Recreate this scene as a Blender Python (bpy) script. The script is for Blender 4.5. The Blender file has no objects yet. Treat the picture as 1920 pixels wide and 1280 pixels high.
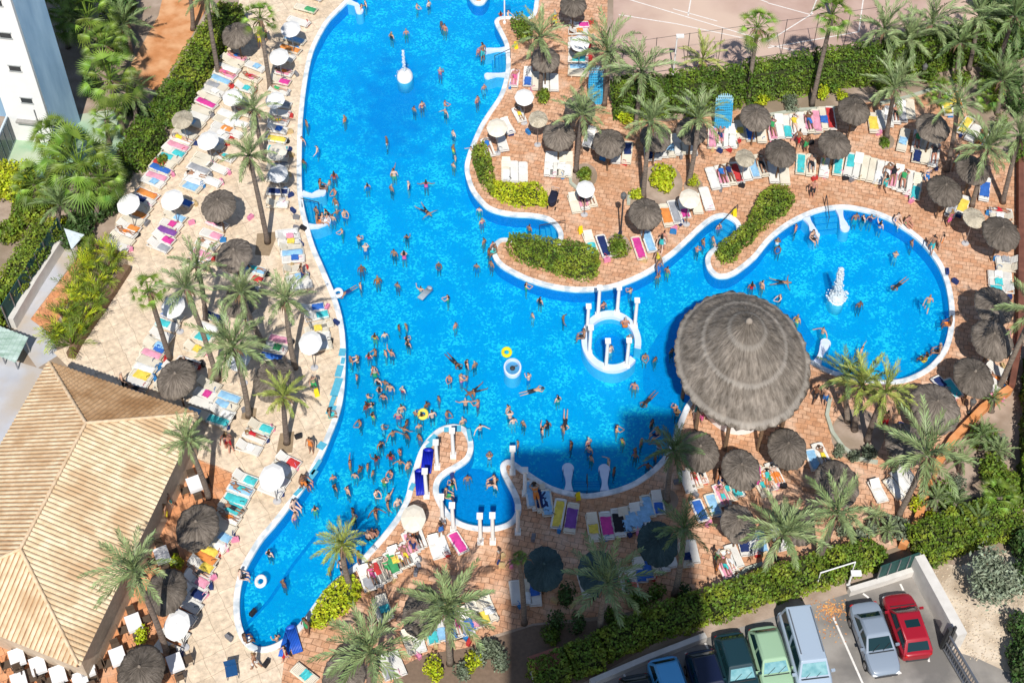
import bpy, bmesh, math, random
from mathutils import Vector, Matrix
from mathutils.geometry import tessellate_polygon
R = math.radians
random.seed(11)
sc = bpy.context.scene
COL = sc.collection
# ------------------------------------------------------------------ camera
F = 2736.0                       # focal length in pixels of a 1920 px wide picture
A0 = R(40.2)                     # tilt of the view away from straight down
DIST = 89.7
CAM = Vector((0, -DIST*math.sin(A0), DIST*math.cos(A0)))
FWD = Vector((0, math.sin(A0), -math.cos(A0))); UPV = Vector((0, math.cos(A0), math.sin(A0)))
cam = bpy.data.cameras.new("camera"); camo = bpy.data.objects.new("camera", cam); COL.objects.link(camo)
camo.location = CAM; camo.rotation_euler = (A0, 0, 0)
cam.sensor_width = 36; cam.lens = F/1920*36; cam.clip_end = 2000; cam.clip_start = 1
sc.camera = camo
KY = 1.33                        # plan length : width of the round things here
def ray(x, y): return FWD + Vector((1, 0, 0))*((x-960)/F) + UPV*((640-y)/F)
def at(x, y, z=0.0):             # the point at height z seen at photo pixel x, y
    d = ray(x, y); return CAM + d*((z-CAM.z)/d.z)
def sc_at(p): return F/((p-CAM).dot(FWD))
def rise(base, x, y):            # point above base closest to the sight line of pixel x, y
    d = ray(x, y); w = CAM-base
    a, b, c, dd, e = d.dot(d), d.z, 1.0, d.dot(w), w.z
    t = (b*e-c*dd)/(a*c-b*b); return CAM+d*t
# ------------------------------------------------------------------ materials
def pmat(name, c1, c2=None, scale=3.0, rough=.8, bump=0, bscale=None, coord='Object', island=0.0, orand=0.0, c3=None, s3=.15, metal=0, spec=.3, stretch=None, detail=4):
    m = bpy.data.materials.new(name); m.use_nodes = True
    nt = m.node_tree; N = nt.nodes; L = nt.links
    b = N['Principled BSDF']; b.inputs['Roughness'].default_value = rough; b.inputs['Metallic'].default_value = metal
    b.inputs['Specular IOR Level'].default_value = spec
    tc = N.new('ShaderNodeTexCoord'); vec = tc.outputs[coord]
    if stretch:
        mp = N.new('ShaderNodeMapping'); mp.inputs['Scale'].default_value = stretch; L.new(vec, mp.inputs['Vector']); vec = mp.outputs['Vector']
    col = None
    if c2 is not None:
        nz = N.new('ShaderNodeTexNoise'); nz.inputs['Scale'].default_value = scale; nz.inputs['Detail'].default_value = detail; L.new(vec, nz.inputs['Vector'])
        rp = N.new('ShaderNodeValToRGB'); rp.color_ramp.elements[0].position = .32; rp.color_ramp.elements[1].position = .68
        rp.color_ramp.elements[0].color = (*c1, 1); rp.color_ramp.elements[1].color = (*c2, 1)
        L.new(nz.outputs['Fac'], rp.inputs['Fac']); col = rp.outputs['Color']
        if c3 is not None:
            n3 = N.new('ShaderNodeTexNoise'); n3.inputs['Scale'].default_value = s3; n3.inputs['Detail'].default_value = 5; L.new(tc.outputs[coord], n3.inputs['Vector'])
            r3 = N.new('ShaderNodeValToRGB'); r3.color_ramp.elements[0].position = .45; r3.color_ramp.elements[1].position = .62
            L.new(n3.outputs['Fac'], r3.inputs['Fac'])
            mx = N.new('ShaderNodeMix'); mx.data_type = 'RGBA'; L.new(r3.outputs['Color'], mx.inputs[0]); L.new(col, mx.inputs[6]); mx.inputs[7].default_value = (*c3, 1); col = mx.outputs[2]
    if island or orand:
        src = N.new('ShaderNodeNewGeometry').outputs['Random Per Island'] if island else N.new('ShaderNodeObjectInfo').outputs['Random']
        amt = island or orand
        hs = N.new('ShaderNodeHueSaturation')
        mr = N.new('ShaderNodeMapRange'); mr.inputs['To Min'].default_value = 1-amt; mr.inputs['To Max'].default_value = 1+amt; L.new(src, mr.inputs['Value'])
        L.new(mr.outputs['Result'], hs.inputs['Value'])
        mh = N.new('ShaderNodeMapRange'); mh.inputs['To Min'].default_value = .5-.05*amt; mh.inputs['To Max'].default_value = .5+.04*amt; L.new(src, mh.inputs['Value'])
        L.new(mh.outputs['Result'], hs.inputs['Hue'])
        if col is not None: L.new(col, hs.inputs['Color'])
        else: hs.inputs['Color'].default_value = (*c1, 1)
        col = hs.outputs['Color']
    if col is not None: L.new(col, b.inputs['Base Color'])
    else: b.inputs['Base Color'].default_value = (*c1, 1)
    if bump:
        nb = N.new('ShaderNodeTexNoise'); nb.inputs['Scale'].default_value = bscale or scale*4; nb.inputs['Detail'].default_value = 3; L.new(vec, nb.inputs['Vector'])
        bp = N.new('ShaderNodeBump'); bp.inputs['Strength'].default_value = bump; bp.inputs['Distance'].default_value = .05; L.new(nb.outputs['Fac'], bp.inputs['Height']); L.new(bp.outputs['Normal'], b.inputs['Normal'])
    return m
def paver(name, c1, c2, mortar, bw, bh, stain, rot=0.0, msize=.02, s3=.22, light=None, offs=.5):
    m = bpy.data.materials.new(name); m.use_nodes = True
    nt = m.node_tree; N = nt.nodes; L = nt.links; b = N['Principled BSDF']; b.inputs['Roughness'].default_value = .85; b.inputs['Specular IOR Level'].default_value = .2
    tc = N.new('ShaderNodeTexCoord'); mp = N.new('ShaderNodeMapping'); mp.inputs['Rotation'].default_value = (0, 0, rot); L.new(tc.outputs['Object'], mp.inputs['Vector'])
    nw = N.new('ShaderNodeTexNoise'); nw.inputs['Scale'].default_value = .8; L.new(mp.outputs['Vector'], nw.inputs['Vector'])
    va = N.new('ShaderNodeVectorMath'); va.operation = 'MULTIPLY_ADD'; L.new(nw.outputs['Color'], va.inputs[0]); va.inputs[1].default_value = (.42, .42, 0); L.new(mp.outputs['Vector'], va.inputs[2])
    br = N.new('ShaderNodeTexBrick'); br.offset = offs; br.inputs['Scale'].default_value = 1; br.inputs['Brick Width'].default_value = bw; br.inputs['Row Height'].default_value = bh
    br.inputs['Mortar Size'].default_value = msize; br.inputs['Mortar Smooth'].default_value = .3; br.inputs['Color1'].default_value = (*c1, 1); br.inputs['Color2'].default_value = (*c2, 1); br.inputs['Mortar'].default_value = (*mortar, 1)
    L.new(va.outputs[0], br.inputs['Vector'])
    n3 = N.new('ShaderNodeTexNoise'); n3.inputs['Scale'].default_value = s3; n3.inputs['Detail'].default_value = 7; n3.inputs['Roughness'].default_value = .65; L.new(tc.outputs['Object'], n3.inputs['Vector'])
    r3 = N.new('ShaderNodeValToRGB'); r3.color_ramp.elements[0].position = .48; r3.color_ramp.elements[1].position = .72; L.new(n3.outputs['Fac'], r3.inputs['Fac'])
    ml = N.new('ShaderNodeMath'); ml.operation = 'MULTIPLY'; ml.inputs[1].default_value = .75; L.new(r3.outputs['Color'], ml.inputs[0])
    mx = N.new('ShaderNodeMix'); mx.data_type = 'RGBA'; L.new(ml.outputs[0], mx.inputs[0]); L.new(br.outputs['Color'], mx.inputs[6]); mx.inputs[7].default_value = (*stain, 1)
    n4 = N.new('ShaderNodeTexNoise'); n4.inputs['Scale'].default_value = 2.6; n4.inputs['Detail'].default_value = 8; n4.inputs['Roughness'].default_value = .7; L.new(tc.outputs['Object'], n4.inputs['Vector'])
    r4 = N.new('ShaderNodeMapRange'); r4.inputs['From Min'].default_value = .3; r4.inputs['From Max'].default_value = .7; r4.inputs['To Min'].default_value = .64; r4.inputs['To Max'].default_value = 1.26; L.new(n4.outputs['Fac'], r4.inputs['Value'])
    hs = N.new('ShaderNodeHueSaturation'); L.new(r4.outputs['Result'], hs.inputs['Value']); L.new(mx.outputs[2], hs.inputs['Color'])
    out = hs.outputs['Color']
    if light:
        n5 = N.new('ShaderNodeTexNoise'); n5.inputs['Scale'].default_value = .5; n5.inputs['Detail'].default_value = 6; L.new(mp.outputs['Vector'], n5.inputs['Vector'])
        r5 = N.new('ShaderNodeValToRGB'); r5.color_ramp.elements[0].position = .55; r5.color_ramp.elements[1].position = .75; r5.color_ramp.elements[1].color = (.6, .6, .6, 1); L.new(n5.outputs['Fac'], r5.inputs['Fac'])
        m5 = N.new('ShaderNodeMix'); m5.data_type = 'RGBA'; L.new(r5.outputs['Color'], m5.inputs[0]); L.new(out, m5.inputs[6]); m5.inputs[7].default_value = (*light, 1); out = m5.outputs[2]
    L.new(out, b.inputs['Base Color'])
    bp = N.new('ShaderNodeBump'); bp.inputs['Strength'].default_value = .3; bp.inputs['Distance'].default_value = .02; L.new(n4.outputs['Fac'], bp.inputs['Height']); L.new(bp.outputs['Normal'], b.inputs['Normal'])
    return m
_mc = {}
def flat(c, rough=.75, spec=.3, metal=0, name=None):
    k = (tuple(round(v, 3) for v in c), rough, metal)
    if k not in _mc:
        _mc[k] = pmat(name or "plain_%d" % len(_mc), tuple(v*.88 for v in c), tuple(min(1, v*1.1) for v in c), scale=5, rough=rough, spec=spec, metal=metal)
    return _mc[k]
M = {}
M['white'] = pmat('white_paint', (.78, .78, .78), (.84, .83, .81), 2, .6)
M['coping'] = pmat('white_coping', (.74, .77, .8), (.84, .85, .86), 1.2, .5, c3=(.5, .56, .6), s3=1.6)
M['palewall'] = pmat('pale_blue_pool_wall', (.55, .66, .86), (.66, .74, .9), 2, .5)
M['column'] = pmat('white_column', (.8, .78, .74), (.86, .85, .82), 3, .6)
M['metal'] = pmat('grey_steel', (.35, .36, .38), rough=.35, metal=.8)
M['darkmetal'] = pmat('dark_metal', (.04, .042, .045), rough=.5)
M['wood'] = pmat('brown_wood', (.14, .085, .05), (.22, .14, .085), 6, .8)
M['trunk'] = pmat('palm_bark', (.13, .1, .08), (.28, .225, .185), 3.5, .9, bump=.8, bscale=14, stretch=(1, 1, 4), orand=.2)
M['trunkred'] = pmat('palm_bark_reddish', (.2, .13, .09), (.36, .24, .17), 3.5, .9, bump=.8, bscale=14, stretch=(1, 1, 4), orand=.15)
M['date'] = pmat('date_palm_leaf', (.14, .2, .075), (.28, .345, .155), 1.2, .45, island=.4, orand=0)
M['datedark'] = pmat('dark_palm_leaf', (.1, .16, .05), (.19, .26, .1), 1.2, .5, island=.4)
M['yellowpalm'] = pmat('yellow_green_palm_leaf', (.17, .24, .04), (.38, .39, .1), 1.2, .5, island=.4)
M['fan'] = pmat('fan_palm_leaf', (.065, .14, .015), (.24, .34, .05), 1.5, .45, island=.4)
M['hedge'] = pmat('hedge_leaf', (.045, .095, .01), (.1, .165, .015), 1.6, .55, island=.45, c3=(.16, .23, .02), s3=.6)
M['hedgebright'] = pmat('bright_hedge_leaf', (.07, .125, .012), (.14, .205, .018), 1.6, .55, island=.5, c3=(.22, .27, .025), s3=.9)  # brighter leaf colour for hedges and shrubs
M['lime'] = pmat('lime_leaf', (.25, .33, .01), (.5, .52, .02), 2.0, .55, island=.45)
M['darkleaf'] = pmat('dark_leaf', (.025, .06, .012), (.06, .11, .025), 2.0, .55, island=.5)
M['olive'] = pmat('olive_grey_leaf', (.1, .13, .08), (.2, .23, .15), 2.0, .55, island=.4)
M['twig'] = pmat('twig_core', (.03, .04, .012), (.05, .06, .02), 4, .9)
M['tank'] = None
def thatch_mat(name, c1, c2, ufreq=46, bands=False):
    m = bpy.data.materials.new(name); m.use_nodes = True
    nt = m.node_tree; N = nt.nodes; L = nt.links; b = N['Principled BSDF']; b.inputs['Roughness'].default_value = .9; b.inputs['Specular IOR Level'].default_value = .1
    uv = N.new('ShaderNodeTexCoord'); mp = N.new('ShaderNodeMapping'); mp.inputs['Scale'].default_value = (ufreq, 3.2, 1); L.new(uv.outputs['UV'], mp.inputs['Vector'])
    oi = N.new('ShaderNodeObjectInfo'); ad = N.new('ShaderNodeVectorMath'); ad.operation = 'ADD'; L.new(mp.outputs['Vector'], ad.inputs[0])
    mu = N.new('ShaderNodeMath'); mu.operation = 'MULTIPLY'; mu.inputs[1].default_value = 50; L.new(oi.outputs['Random'], mu.inputs[0]); L.new(mu.outputs[0], ad.inputs[1])
    nz = N.new('ShaderNodeTexNoise'); nz.inputs['Scale'].default_value = 1; nz.inputs['Detail'].default_value = 6; nz.inputs['Roughness'].default_value = .7; L.new(ad.outputs[0], nz.inputs['Vector'])
    rp = N.new('ShaderNodeValToRGB'); rp.color_ramp.elements[0].position = .3; rp.color_ramp.elements[1].position = .72; rp.color_ramp.elements[0].color = (*c1, 1); rp.color_ramp.elements[1].color = (*c2, 1)
    L.new(nz.outputs['Fac'], rp.inputs['Fac'])
    n2 = N.new('ShaderNodeTexNoise'); n2.inputs['Scale'].default_value = 1.3; n2.inputs['Detail'].default_value = 5; L.new(uv.outputs['Object'], n2.inputs['Vector'])
    r2 = N.new('ShaderNodeMapRange'); r2.inputs['From Min'].default_value = .3; r2.inputs['From Max'].default_value = .7; r2.inputs['To Min'].default_value = .7; r2.inputs['To Max'].default_value = 1.25; L.new(n2.outputs['Fac'], r2.inputs['Value'])
    r5 = N.new('ShaderNodeMapRange'); r5.inputs['To Min'].default_value = .82; r5.inputs['To Max'].default_value = 1.2; L.new(oi.outputs['Random'], r5.inputs['Value'])
    mm = N.new('ShaderNodeMath'); mm.operation = 'MULTIPLY'; L.new(r2.outputs['Result'], mm.inputs[0]); L.new(r5.outputs['Result'], mm.inputs[1])
    hs = N.new('ShaderNodeHueSaturation'); L.new(mm.outputs[0], hs.inputs['Value']); L.new(rp.outputs['Color'], hs.inputs['Color']); L.new(hs.outputs['Color'], b.inputs['Base Color'])
    bp = N.new('ShaderNodeBump'); bp.inputs['Strength'].default_value = 1.0; bp.inputs['Distance'].default_value = .14; L.new(nz.outputs['Fac'], bp.inputs['Height']); L.new(bp.outputs['Normal'], b.inputs['Normal'])
    if bands:      # bleached straw where each layer is tied down
        sx = N.new('ShaderNodeSeparateXYZ'); L.new(uv.outputs['UV'], sx.inputs[0])
        wn = N.new('ShaderNodeMath'); wn.operation = 'MULTIPLY_ADD'; L.new(nz.outputs['Fac'], wn.inputs[0]); wn.inputs[1].default_value = .22; L.new(sx.outputs['Y'], wn.inputs[2])
        wv = N.new('ShaderNodeMath'); wv.operation = 'SINE'; sc_ = N.new('ShaderNodeMath'); sc_.operation = 'MULTIPLY'; sc_.inputs[1].default_value = 6.2832/.9; L.new(wn.outputs[0], sc_.inputs[0]); L.new(sc_.outputs[0], wv.inputs[0])
        rb = N.new('ShaderNodeMapRange'); rb.inputs['From Min'].default_value = .8; rb.inputs['From Max'].default_value = 1; rb.inputs['To Max'].default_value = .35; L.new(wv.outputs[0], rb.inputs['Value'])
        mb_ = N.new('ShaderNodeMix'); mb_.data_type = 'RGBA'; L.new(rb.outputs['Result'], mb_.inputs[0]); L.new(hs.outputs['Color'], mb_.inputs[6]); mb_.inputs[7].default_value = (.5, .46, .41, 1); L.new(mb_.outputs[2], b.inputs['Base Color'])
    return m
M['thatch'] = thatch_mat('weathered_thatch', (.066, .053, .043), (.305, .257, .213))
M['thatchlight'] = thatch_mat('fresh_straw', (.5, .42, .3), (.78, .7, .55))
M['thatchshaded'] = thatch_mat('tower_shaded_thatch', (.03, .06, .065), (.075, .115, .12))  # thatch again, with the tower shade put into a darker, bluer colour
M['thatchbig'] = thatch_mat('old_grey_thatch', (.12, .098, .078), (.41, .355, .3), 40, True)
# ------------------------------------------------------------------ mesh helper
class MB:
    def __init__(s): s.v = []; s.f = []; s.uv = None; s.sm = False; s.mi = []
    def add(s, vs, fs, mi=0):
        o = len(s.v); s.v += [tuple(v) for v in vs]; s.f += [tuple(i+o for i in f) for f in fs]; s.mi += [mi]*len(fs)
    def box(s, c, d, rz=0, mi=0, taper=1.0):
        cx, cy, cz = c; dx, dy, dz = (q/2 for q in d); vs = []
        for z, k in ((-dz, 1), (dz, taper)):
            for x, y in ((-dx, -dy), (dx, -dy), (dx, dy), (-dx, dy)):
                x *= k; y *= k
                vs.append((cx+x*math.cos(rz)-y*math.sin(rz), cy+x*math.sin(rz)+y*math.cos(rz), cz+z))
        s.add(vs, [(3, 2, 1, 0), (4, 5, 6, 7), (0, 1, 5, 4), (1, 2, 6, 5), (2, 3, 7, 6), (3, 0, 4, 7)], mi)
    def tube(s, pts, rad, n=8, cap=True, mi=0):
        pts = [Vector(p) for p in pts]; rings = []
        if not isinstance(rad, (list, tuple)): rad = [rad]*len(pts)
        up = Vector((.13, .27, .95))
        for i, p in enumerate(pts):
            t = (pts[min(i+1, len(pts)-1)]-pts[max(i-1, 0)]).normalized()
            a = t.cross(up if abs(t.dot(up)) < .97 else Vector((1, 0, 0))).normalized(); b = t.cross(a)
            rings.append([p+(a*math.cos(k*2*math.pi/n)+b*math.sin(k*2*math.pi/n))*rad[i] for k in range(n)])
        vs = [q for r in rings for q in r]
        fs = [(i*n+k, i*n+(k+1) % n, (i+1)*n+(k+1) % n, (i+1)*n+k) for i in range(len(pts)-1) for k in range(n)]
        if cap: fs += [tuple(range(n-1, -1, -1)), tuple((len(pts)-1)*n+k for k in range(n))]
        s.add(vs, fs, mi)
    def lathe(s, prof, n=24, ky=1.0, c=(0, 0, 0), cap=True, mi=0):     # prof: (radius, z) bottom to top
        vs = [(c[0]+r*math.cos(2*math.pi*k/n), c[1]+r*ky*math.sin(2*math.pi*k/n), c[2]+z) for r, z in prof for k in range(n)]
        fs = [(i*n+k, i*n+(k+1) % n, (i+1)*n+(k+1) % n, (i+1)*n+k) for i in range(len(prof)-1) for k in range(n)]
        if cap: fs += [tuple(range(n-1, -1, -1)), tuple((len(prof)-1)*n+k for k in range(n))]
        s.add(vs, fs, mi)
    def ball(s, c, r, n=10, m=6, mi=0):
        rr = r if isinstance(r, (tuple, list)) else (r, r, r)
        prof = [(math.sin(math.pi*(i+.02)/(m+.04)), -math.cos(math.pi*(i+.02)/(m+.04))) for i in range(m+1)]
        vs = [(c[0]+rr[0]*p*math.cos(2*math.pi*k/n), c[1]+rr[1]*p*math.sin(2*math.pi*k/n), c[2]+rr[2]*z) for p, z in prof for k in range(n)]
        fs = [(i*n+k, i*n+(k+1) % n, (i+1)*n+(k+1) % n, (i+1)*n+k) for i in range(m) for k in range(n)]
        s.add(vs, fs, mi)
    def prism(s, poly, z0, z1, mi=0, bottom=True):   # poly: list of (x, y) counter-clockwise
        n = len(poly); vs = [(p[0], p[1], z0) for p in poly]+[(p[0], p[1], z1) for p in poly]
        tri = tessellate_polygon([[Vector((p[0], p[1], 0)) for p in poly]])
        fs = []
        for t in tri:
            a, b, c = t
            if (Vector(vs[b])-Vector(vs[a])).cross(Vector(vs[c])-Vector(vs[a])).z < 0: a, b, c = c, b, a
            fs.append((a+n, b+n, c+n))
            if bottom: fs.append((c, b, a))
        ccw = sum(poly[i][0]*poly[(i+1) % n][1]-poly[(i+1) % n][0]*poly[i][1] for i in range(n)) > 0
        for i in range(n):
            j = (i+1) % n
            fs.append((i, j, j+n, i+n) if ccw else (j, i, i+n, j+n))
        s.add(vs, fs, mi)
    def mesh(s, name, mats=None, smooth=False):
        me = bpy.data.meshes.new(name); me.from_pydata(s.v, [], s.f)
        for m in (mats if isinstance(mats, (list, tuple)) else [mats]):
            if m: me.materials.append(m)
        if any(s.mi): me.polygons.foreach_set('material_index', s.mi)
        if s.uv:
            ul = me.uv_layers.new()
            for lp in me.loops: ul.data[lp.index].uv = s.uv[lp.vertex_index]
        if smooth: me.polygons.foreach_set('use_smooth', [True]*len(me.polygons))
        me.update(); return me
# ------------------------------------------------------------------ objects and labels
def obj(name, me, parent=None, m=None):
    o = bpy.data.objects.new(name, me); COL.objects.link(o)
    if parent: o.parent = parent
    if m is not None and len(o.material_slots):
        o.material_slots[0].link = 'OBJECT'; o.material_slots[0].material = m
    return o
def empty(name, loc, rz=0, scale=None):
    o = bpy.data.objects.new(name, None); COL.objects.link(o); o.location = loc; o.rotation_euler = (0, 0, rz); o.empty_display_size = .2
    if scale: o.scale = scale
    return o
def tag(o, label=None, cat=None, group=None, kind=None):
    if label: o['label'] = label
    if cat: o['category'] = cat
    if group: o['group'] = group
    if kind: o['kind'] = kind
    return o
def struct(name, me):
    o = obj(name, me); o['kind'] = 'structure'; return o
LM = [((759, 135), 'the white dome fountain'), ((1145, 640), 'the columned whirlpool ring'), ((1395, 660), 'the huge thatched roof'), ((1568, 545), 'the round pool fountain'),
      ((70, 150), 'the white corner building'), ((180, 900), 'the tiled hip roof'), ((1710, 1170), 'the red car'), ((1320, 40), 'the pink sports court'), ((848, 860), 'the column peninsula'),
      ((590, 395), 'the left pool steps'), ((961, 687), 'the small round basin'), ((630, 1130), 'the lime plant bed'), ((1160, 440), 'the lamp post bush'), ((1040, 490), 'the curved pool hedge'),
      ((1415, 425), 'the tongue shaped hedge'), ((925, 115), 'the top right steps'), ((1100, 900), 'the shaded pool steps'), ((1545, 410), 'the round pool steps'), ((975, 365), 'the yellow flowering bed'),
      ((900, 930), 'the small dark pool'), ((1355, 200), 'the blue lattice arch'), ((1630, 760), 'the twin palm clump'), ((540, 1205), 'the blue air mattress'), ((1850, 1080), 'the olive tree'), ((490, 1140), 'the pool tip'),
      ((150, 550), 'the bamboo planting'), ((310, 90), 'the brown clay strip'), ((1795, 800), 'the orange garden wall'), ((1120, 1075), 'the shaded palm'), ((340, 1170), 'the terrace tables'), ((1000, 430), 'the small stair inlet'), ((700, 560), 'the pool narrows')]
ORD = ['', 'second ', 'third ', 'fourth ', 'fifth ', 'sixth ', 'seventh ', 'eighth ', 'ninth ', 'tenth ', 'eleventh ', 'twelfth ', 'thirteenth ', 'fourteenth ', 'fifteenth ', 'sixteenth ', 'seventeenth ', 'eighteenth ', 'nineteenth ', 'twentieth ']
PEND = []
def later(o, look, cat, px, group=None, tail=''): PEND.append((o, look, cat, px, group, tail)); o['category'] = cat; (group and o.__setitem__('group', group))
def finish_labels():
    B = {}
    for rec in PEND:
        o, look, cat, px, group, tail = rec
        d, nm = min(((px[0]-a)**2+(px[1]-b)**2, n) for (a, b), n in LM)
        B.setdefault((look, nm), []).append((d, id(o), rec))
    for (look, nm), rs in B.items():
        rs.sort(key=lambda r: r[:2])
        for i, (_, _, (o, lk, cat, px, g, tail)) in enumerate(rs):
            if len(rs) == 1: o['label'] = '%s near %s' % (look, nm)
            else: o['label'] = '%s, %sclosest to %s' % (look, ORD[i] if i < len(ORD) else '%dth ' % (i+1), nm)
SUNAZ = 0.0; EXPO = 0.12
# ------------------------------------------------------------------ pool outline and ground
POOL = [(690,-40),(652,5),(620,37),(600,70),(587,100),(579,135),(573,175),(568,225),(566,280),(566,345),(570,385),(577,415),(590,460),(605,495),(620,530),(632,560),(642,595),(648,640),(648,695),(644,745),(635,782),(622,815),(610,845),(593,878),(580,902),(562,928),(543,952),
 (517,985),(495,1010),(475,1042),(460,1072),(451,1110),(450,1150),(457,1182),(470,1203),(490,1212),(515,1206),(537,1192),(555,1175),(572,1155),(590,1130),(607,1107),(627,1087),(648,1071),(670,1054),(687,1035),(706,1014),(726,990),(744,965),
 (760,932),(767,902),(775,877),(785,847),(797,827),(812,810),(830,799),(852,795),(872,801),(885,820),(888,842),(880,862),(860,877),(840,888),(826,902),(823,922),(833,945),(847,965),(868,979),(900,986),(932,985),(955,976),(966,958),(962,932),(950,908),(940,888),(938,872),(948,862),(962,864),
 (985,880),(1010,897),(1035,911),(1065,920),(1100,925),(1135,920),(1165,912),(1192,900),(1220,880),(1240,860),(1254,838),(1264,812),(1274,785),(1290,752),(1320,725),(1370,700),(1430,684),(1480,672),(1510,670),(1535,682),(1560,694),(1600,706),(1645,712),(1690,710),(1727,695),(1750,677),(1768,652),(1777,622),
 (1780,588),(1777,555),(1770,525),(1757,495),(1737,467),(1715,445),(1690,427),(1665,412),(1640,402),(1612,395),(1580,391),(1540,396),(1510,407),(1485,420),(1462,436),(1440,457),(1420,482),(1397,502),(1378,515),(1360,521),(1342,519),(1328,507),(1322,490),(1326,475),(1338,464),(1355,455),(1370,446),(1380,433),(1379,420),(1367,410),(1352,407),(1335,414),(1315,430),(1292,452),(1267,475),(1247,490),(1228,506),
 (1205,519),(1180,530),(1150,540),(1115,545),(1080,546),(1045,542),(1015,535),(985,525),(960,513),(937,499),(924,482),(922,466),(930,452),(945,446),(970,450),(1000,456),(1030,461),(1043,455),(1047,440),(1040,425),(1025,413),(997,407),(960,405),(930,399),(910,390),(895,375),(882,357),(874,335),(871,313),(876,290),(887,262),(900,234),(917,207),(935,180),(945,150),(949,120),(946,85),(935,60),(927,43),(932,34),(945,31),(965,32),(985,34),(997,27),(1002,5),(1003,-40),(930,-45),(917,-8),(908,6),(897,9),(886,5),(876,-10),(860,-45),(770,-60)]
def smooth_closed(P, sub=3):
    out = []; n = len(P)
    for i in range(n):
        p0, p1, p2, p3 = (Vector(P[(i+k) % n]) for k in (-1, 0, 1, 2))
        for k in range(sub):
            t = k/sub
            out.append(.5*((2*p1)+(-p0+p2)*t+(2*p0-5*p1+4*p2-p3)*t*t+(-p0+3*p1-3*p2+p3)*t**3))
    return out
def w2(P, z=0): return [at(x, y, z).to_2d() for x, y in P]
def offset(P, d):
    n = len(P); out = []
    ar = sum(P[i].x*P[(i+1) % n].y-P[(i+1) % n].x*P[i].y for i in range(n)); s = 1 if ar > 0 else -1
    for i in range(n):
        t = (P[(i+1) % n]-P[i-1]).normalized(); out.append(P[i]+Vector((t.y, -t.x))*d*s)
    return out
POOLW = smooth_closed(w2(POOL), 3)
KERB = offset(POOLW, .36); DECKHOLE = offset(POOLW, .2)
WZ = -.13; FZ = -1.05
def ring(P, Q, zp, zq):
    n = len(P); vs = [(p.x, p.y, zp) for p in P]+[(q.x, q.y, zq) for q in Q]
    return vs, [(i, (i+1) % n, (i+1) % n+n, i+n) for i in range(n)]
def sheet(name, P, z, m, holes=(), structure=True, grid=None):
    loops = [[Vector((p[0], p[1], 0)) for p in P]]+[[Vector((p[0], p[1], 0)) for p in h] for h in holes]
    vs = [(v.x, v.y, z) for l in loops for v in l]; fs = []
    for a, b, c in tessellate_polygon(loops):
        if (Vector(vs[b])-Vector(vs[a])).cross(Vector(vs[c])-Vector(vs[a])).z < 0: a, b, c = c, b, a
        fs.append((a, b, c))
    mb = MB(); mb.add(vs, fs)
    return struct(name, mb.mesh(name, m))
M['soil'] = pmat('pinkish_soil', (.3, .22, .165), (.46, .36, .29), .9, .95, bump=.4, bscale=9, c3=(.26, .2, .14), s3=.25)
M['terra'] = paver('terracotta_pavers', (.58, .3, .17), (.7, .44, .29), (.28, .15, .09), .46, .34, (.5, .25, .12), rot=.25, light=(.82, .64, .5))
M['beige'] = paver('beige_tiles', (.7, .56, .41), (.77, .63, .48), (.42, .32, .23), 1.05, 1.1, (.58, .44, .3), rot=-.5, msize=.014, light=(.8, .69, .55), offs=0)
M['terrace'] = paver('terrace_tiles', (.62, .27, .12), (.72, .36, .19), (.34, .16, .09), .4, .5, (.6, .24, .1), rot=-.45, light=(.72, .45, .3))
M['court'] = pmat('pink_sports_court', (.42, .28, .23), (.54, .39, .33), .5, .9, bump=.1, c3=(.6, .45, .36), s3=.1, detail=8)
M['clay'] = pmat('orange_clay', (.5, .21, .08), (.62, .29, .13), 1.5, .95, c3=(.68, .38, .2), s3=.6, detail=8)
M['green'] = pmat('green_court', (.25, .42, .27), (.34, .5, .34), .6, .9, c3=(.45, .52, .38), s3=.4)
M['asphalt'] = pmat('worn_asphalt', (.24, .22, .2), (.34, .315, .29), .6, .9, bump=.2, bscale=30, c3=(.17, .16, .15), s3=.35, detail=8)
M['sand'] = pmat('pale_sand', (.55, .45, .34), (.72, .62, .5), 1.2, .95, bump=.5, bscale=6, c3=(.42, .33, .24), s3=.5, detail=8)
M['concrete'] = pmat('grey_concrete', (.42, .43, .47), (.54, .55, .59), .5, .9, c3=(.46, .4, .34), s3=.3, detail=8)
W = 420
sheet('ground', [(-W, -W), (W, -W), (W, W), (-W, W)], -.012, M['soil'], [DECKHOLE])
DECK = [(470,-70),(440,30),(405,110),(352,190),(300,295),(240,335),(215,420),(235,470),(243,505),(195,575),(150,640),(125,690),(60,760),(-60,1000),(-60,1330),(860,1330),(868,1240),(900,1197),(1000,1168),(1150,1152),(1200,1142),(1330,1130),(1420,1105),(1560,1065),(1680,1025),(1700,985),(1740,900),(1780,835),(1840,775),(1905,722),(1908,300),(1835,258),(1800,180),(1750,168),(1640,190),(1560,203),(1440,215),(1390,205),(1250,228),(1150,222),(1138,100),(1140,-70)]
sheet('pool_deck', w2(DECK), -.004, M['terra'], [DECKHOLE])
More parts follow.
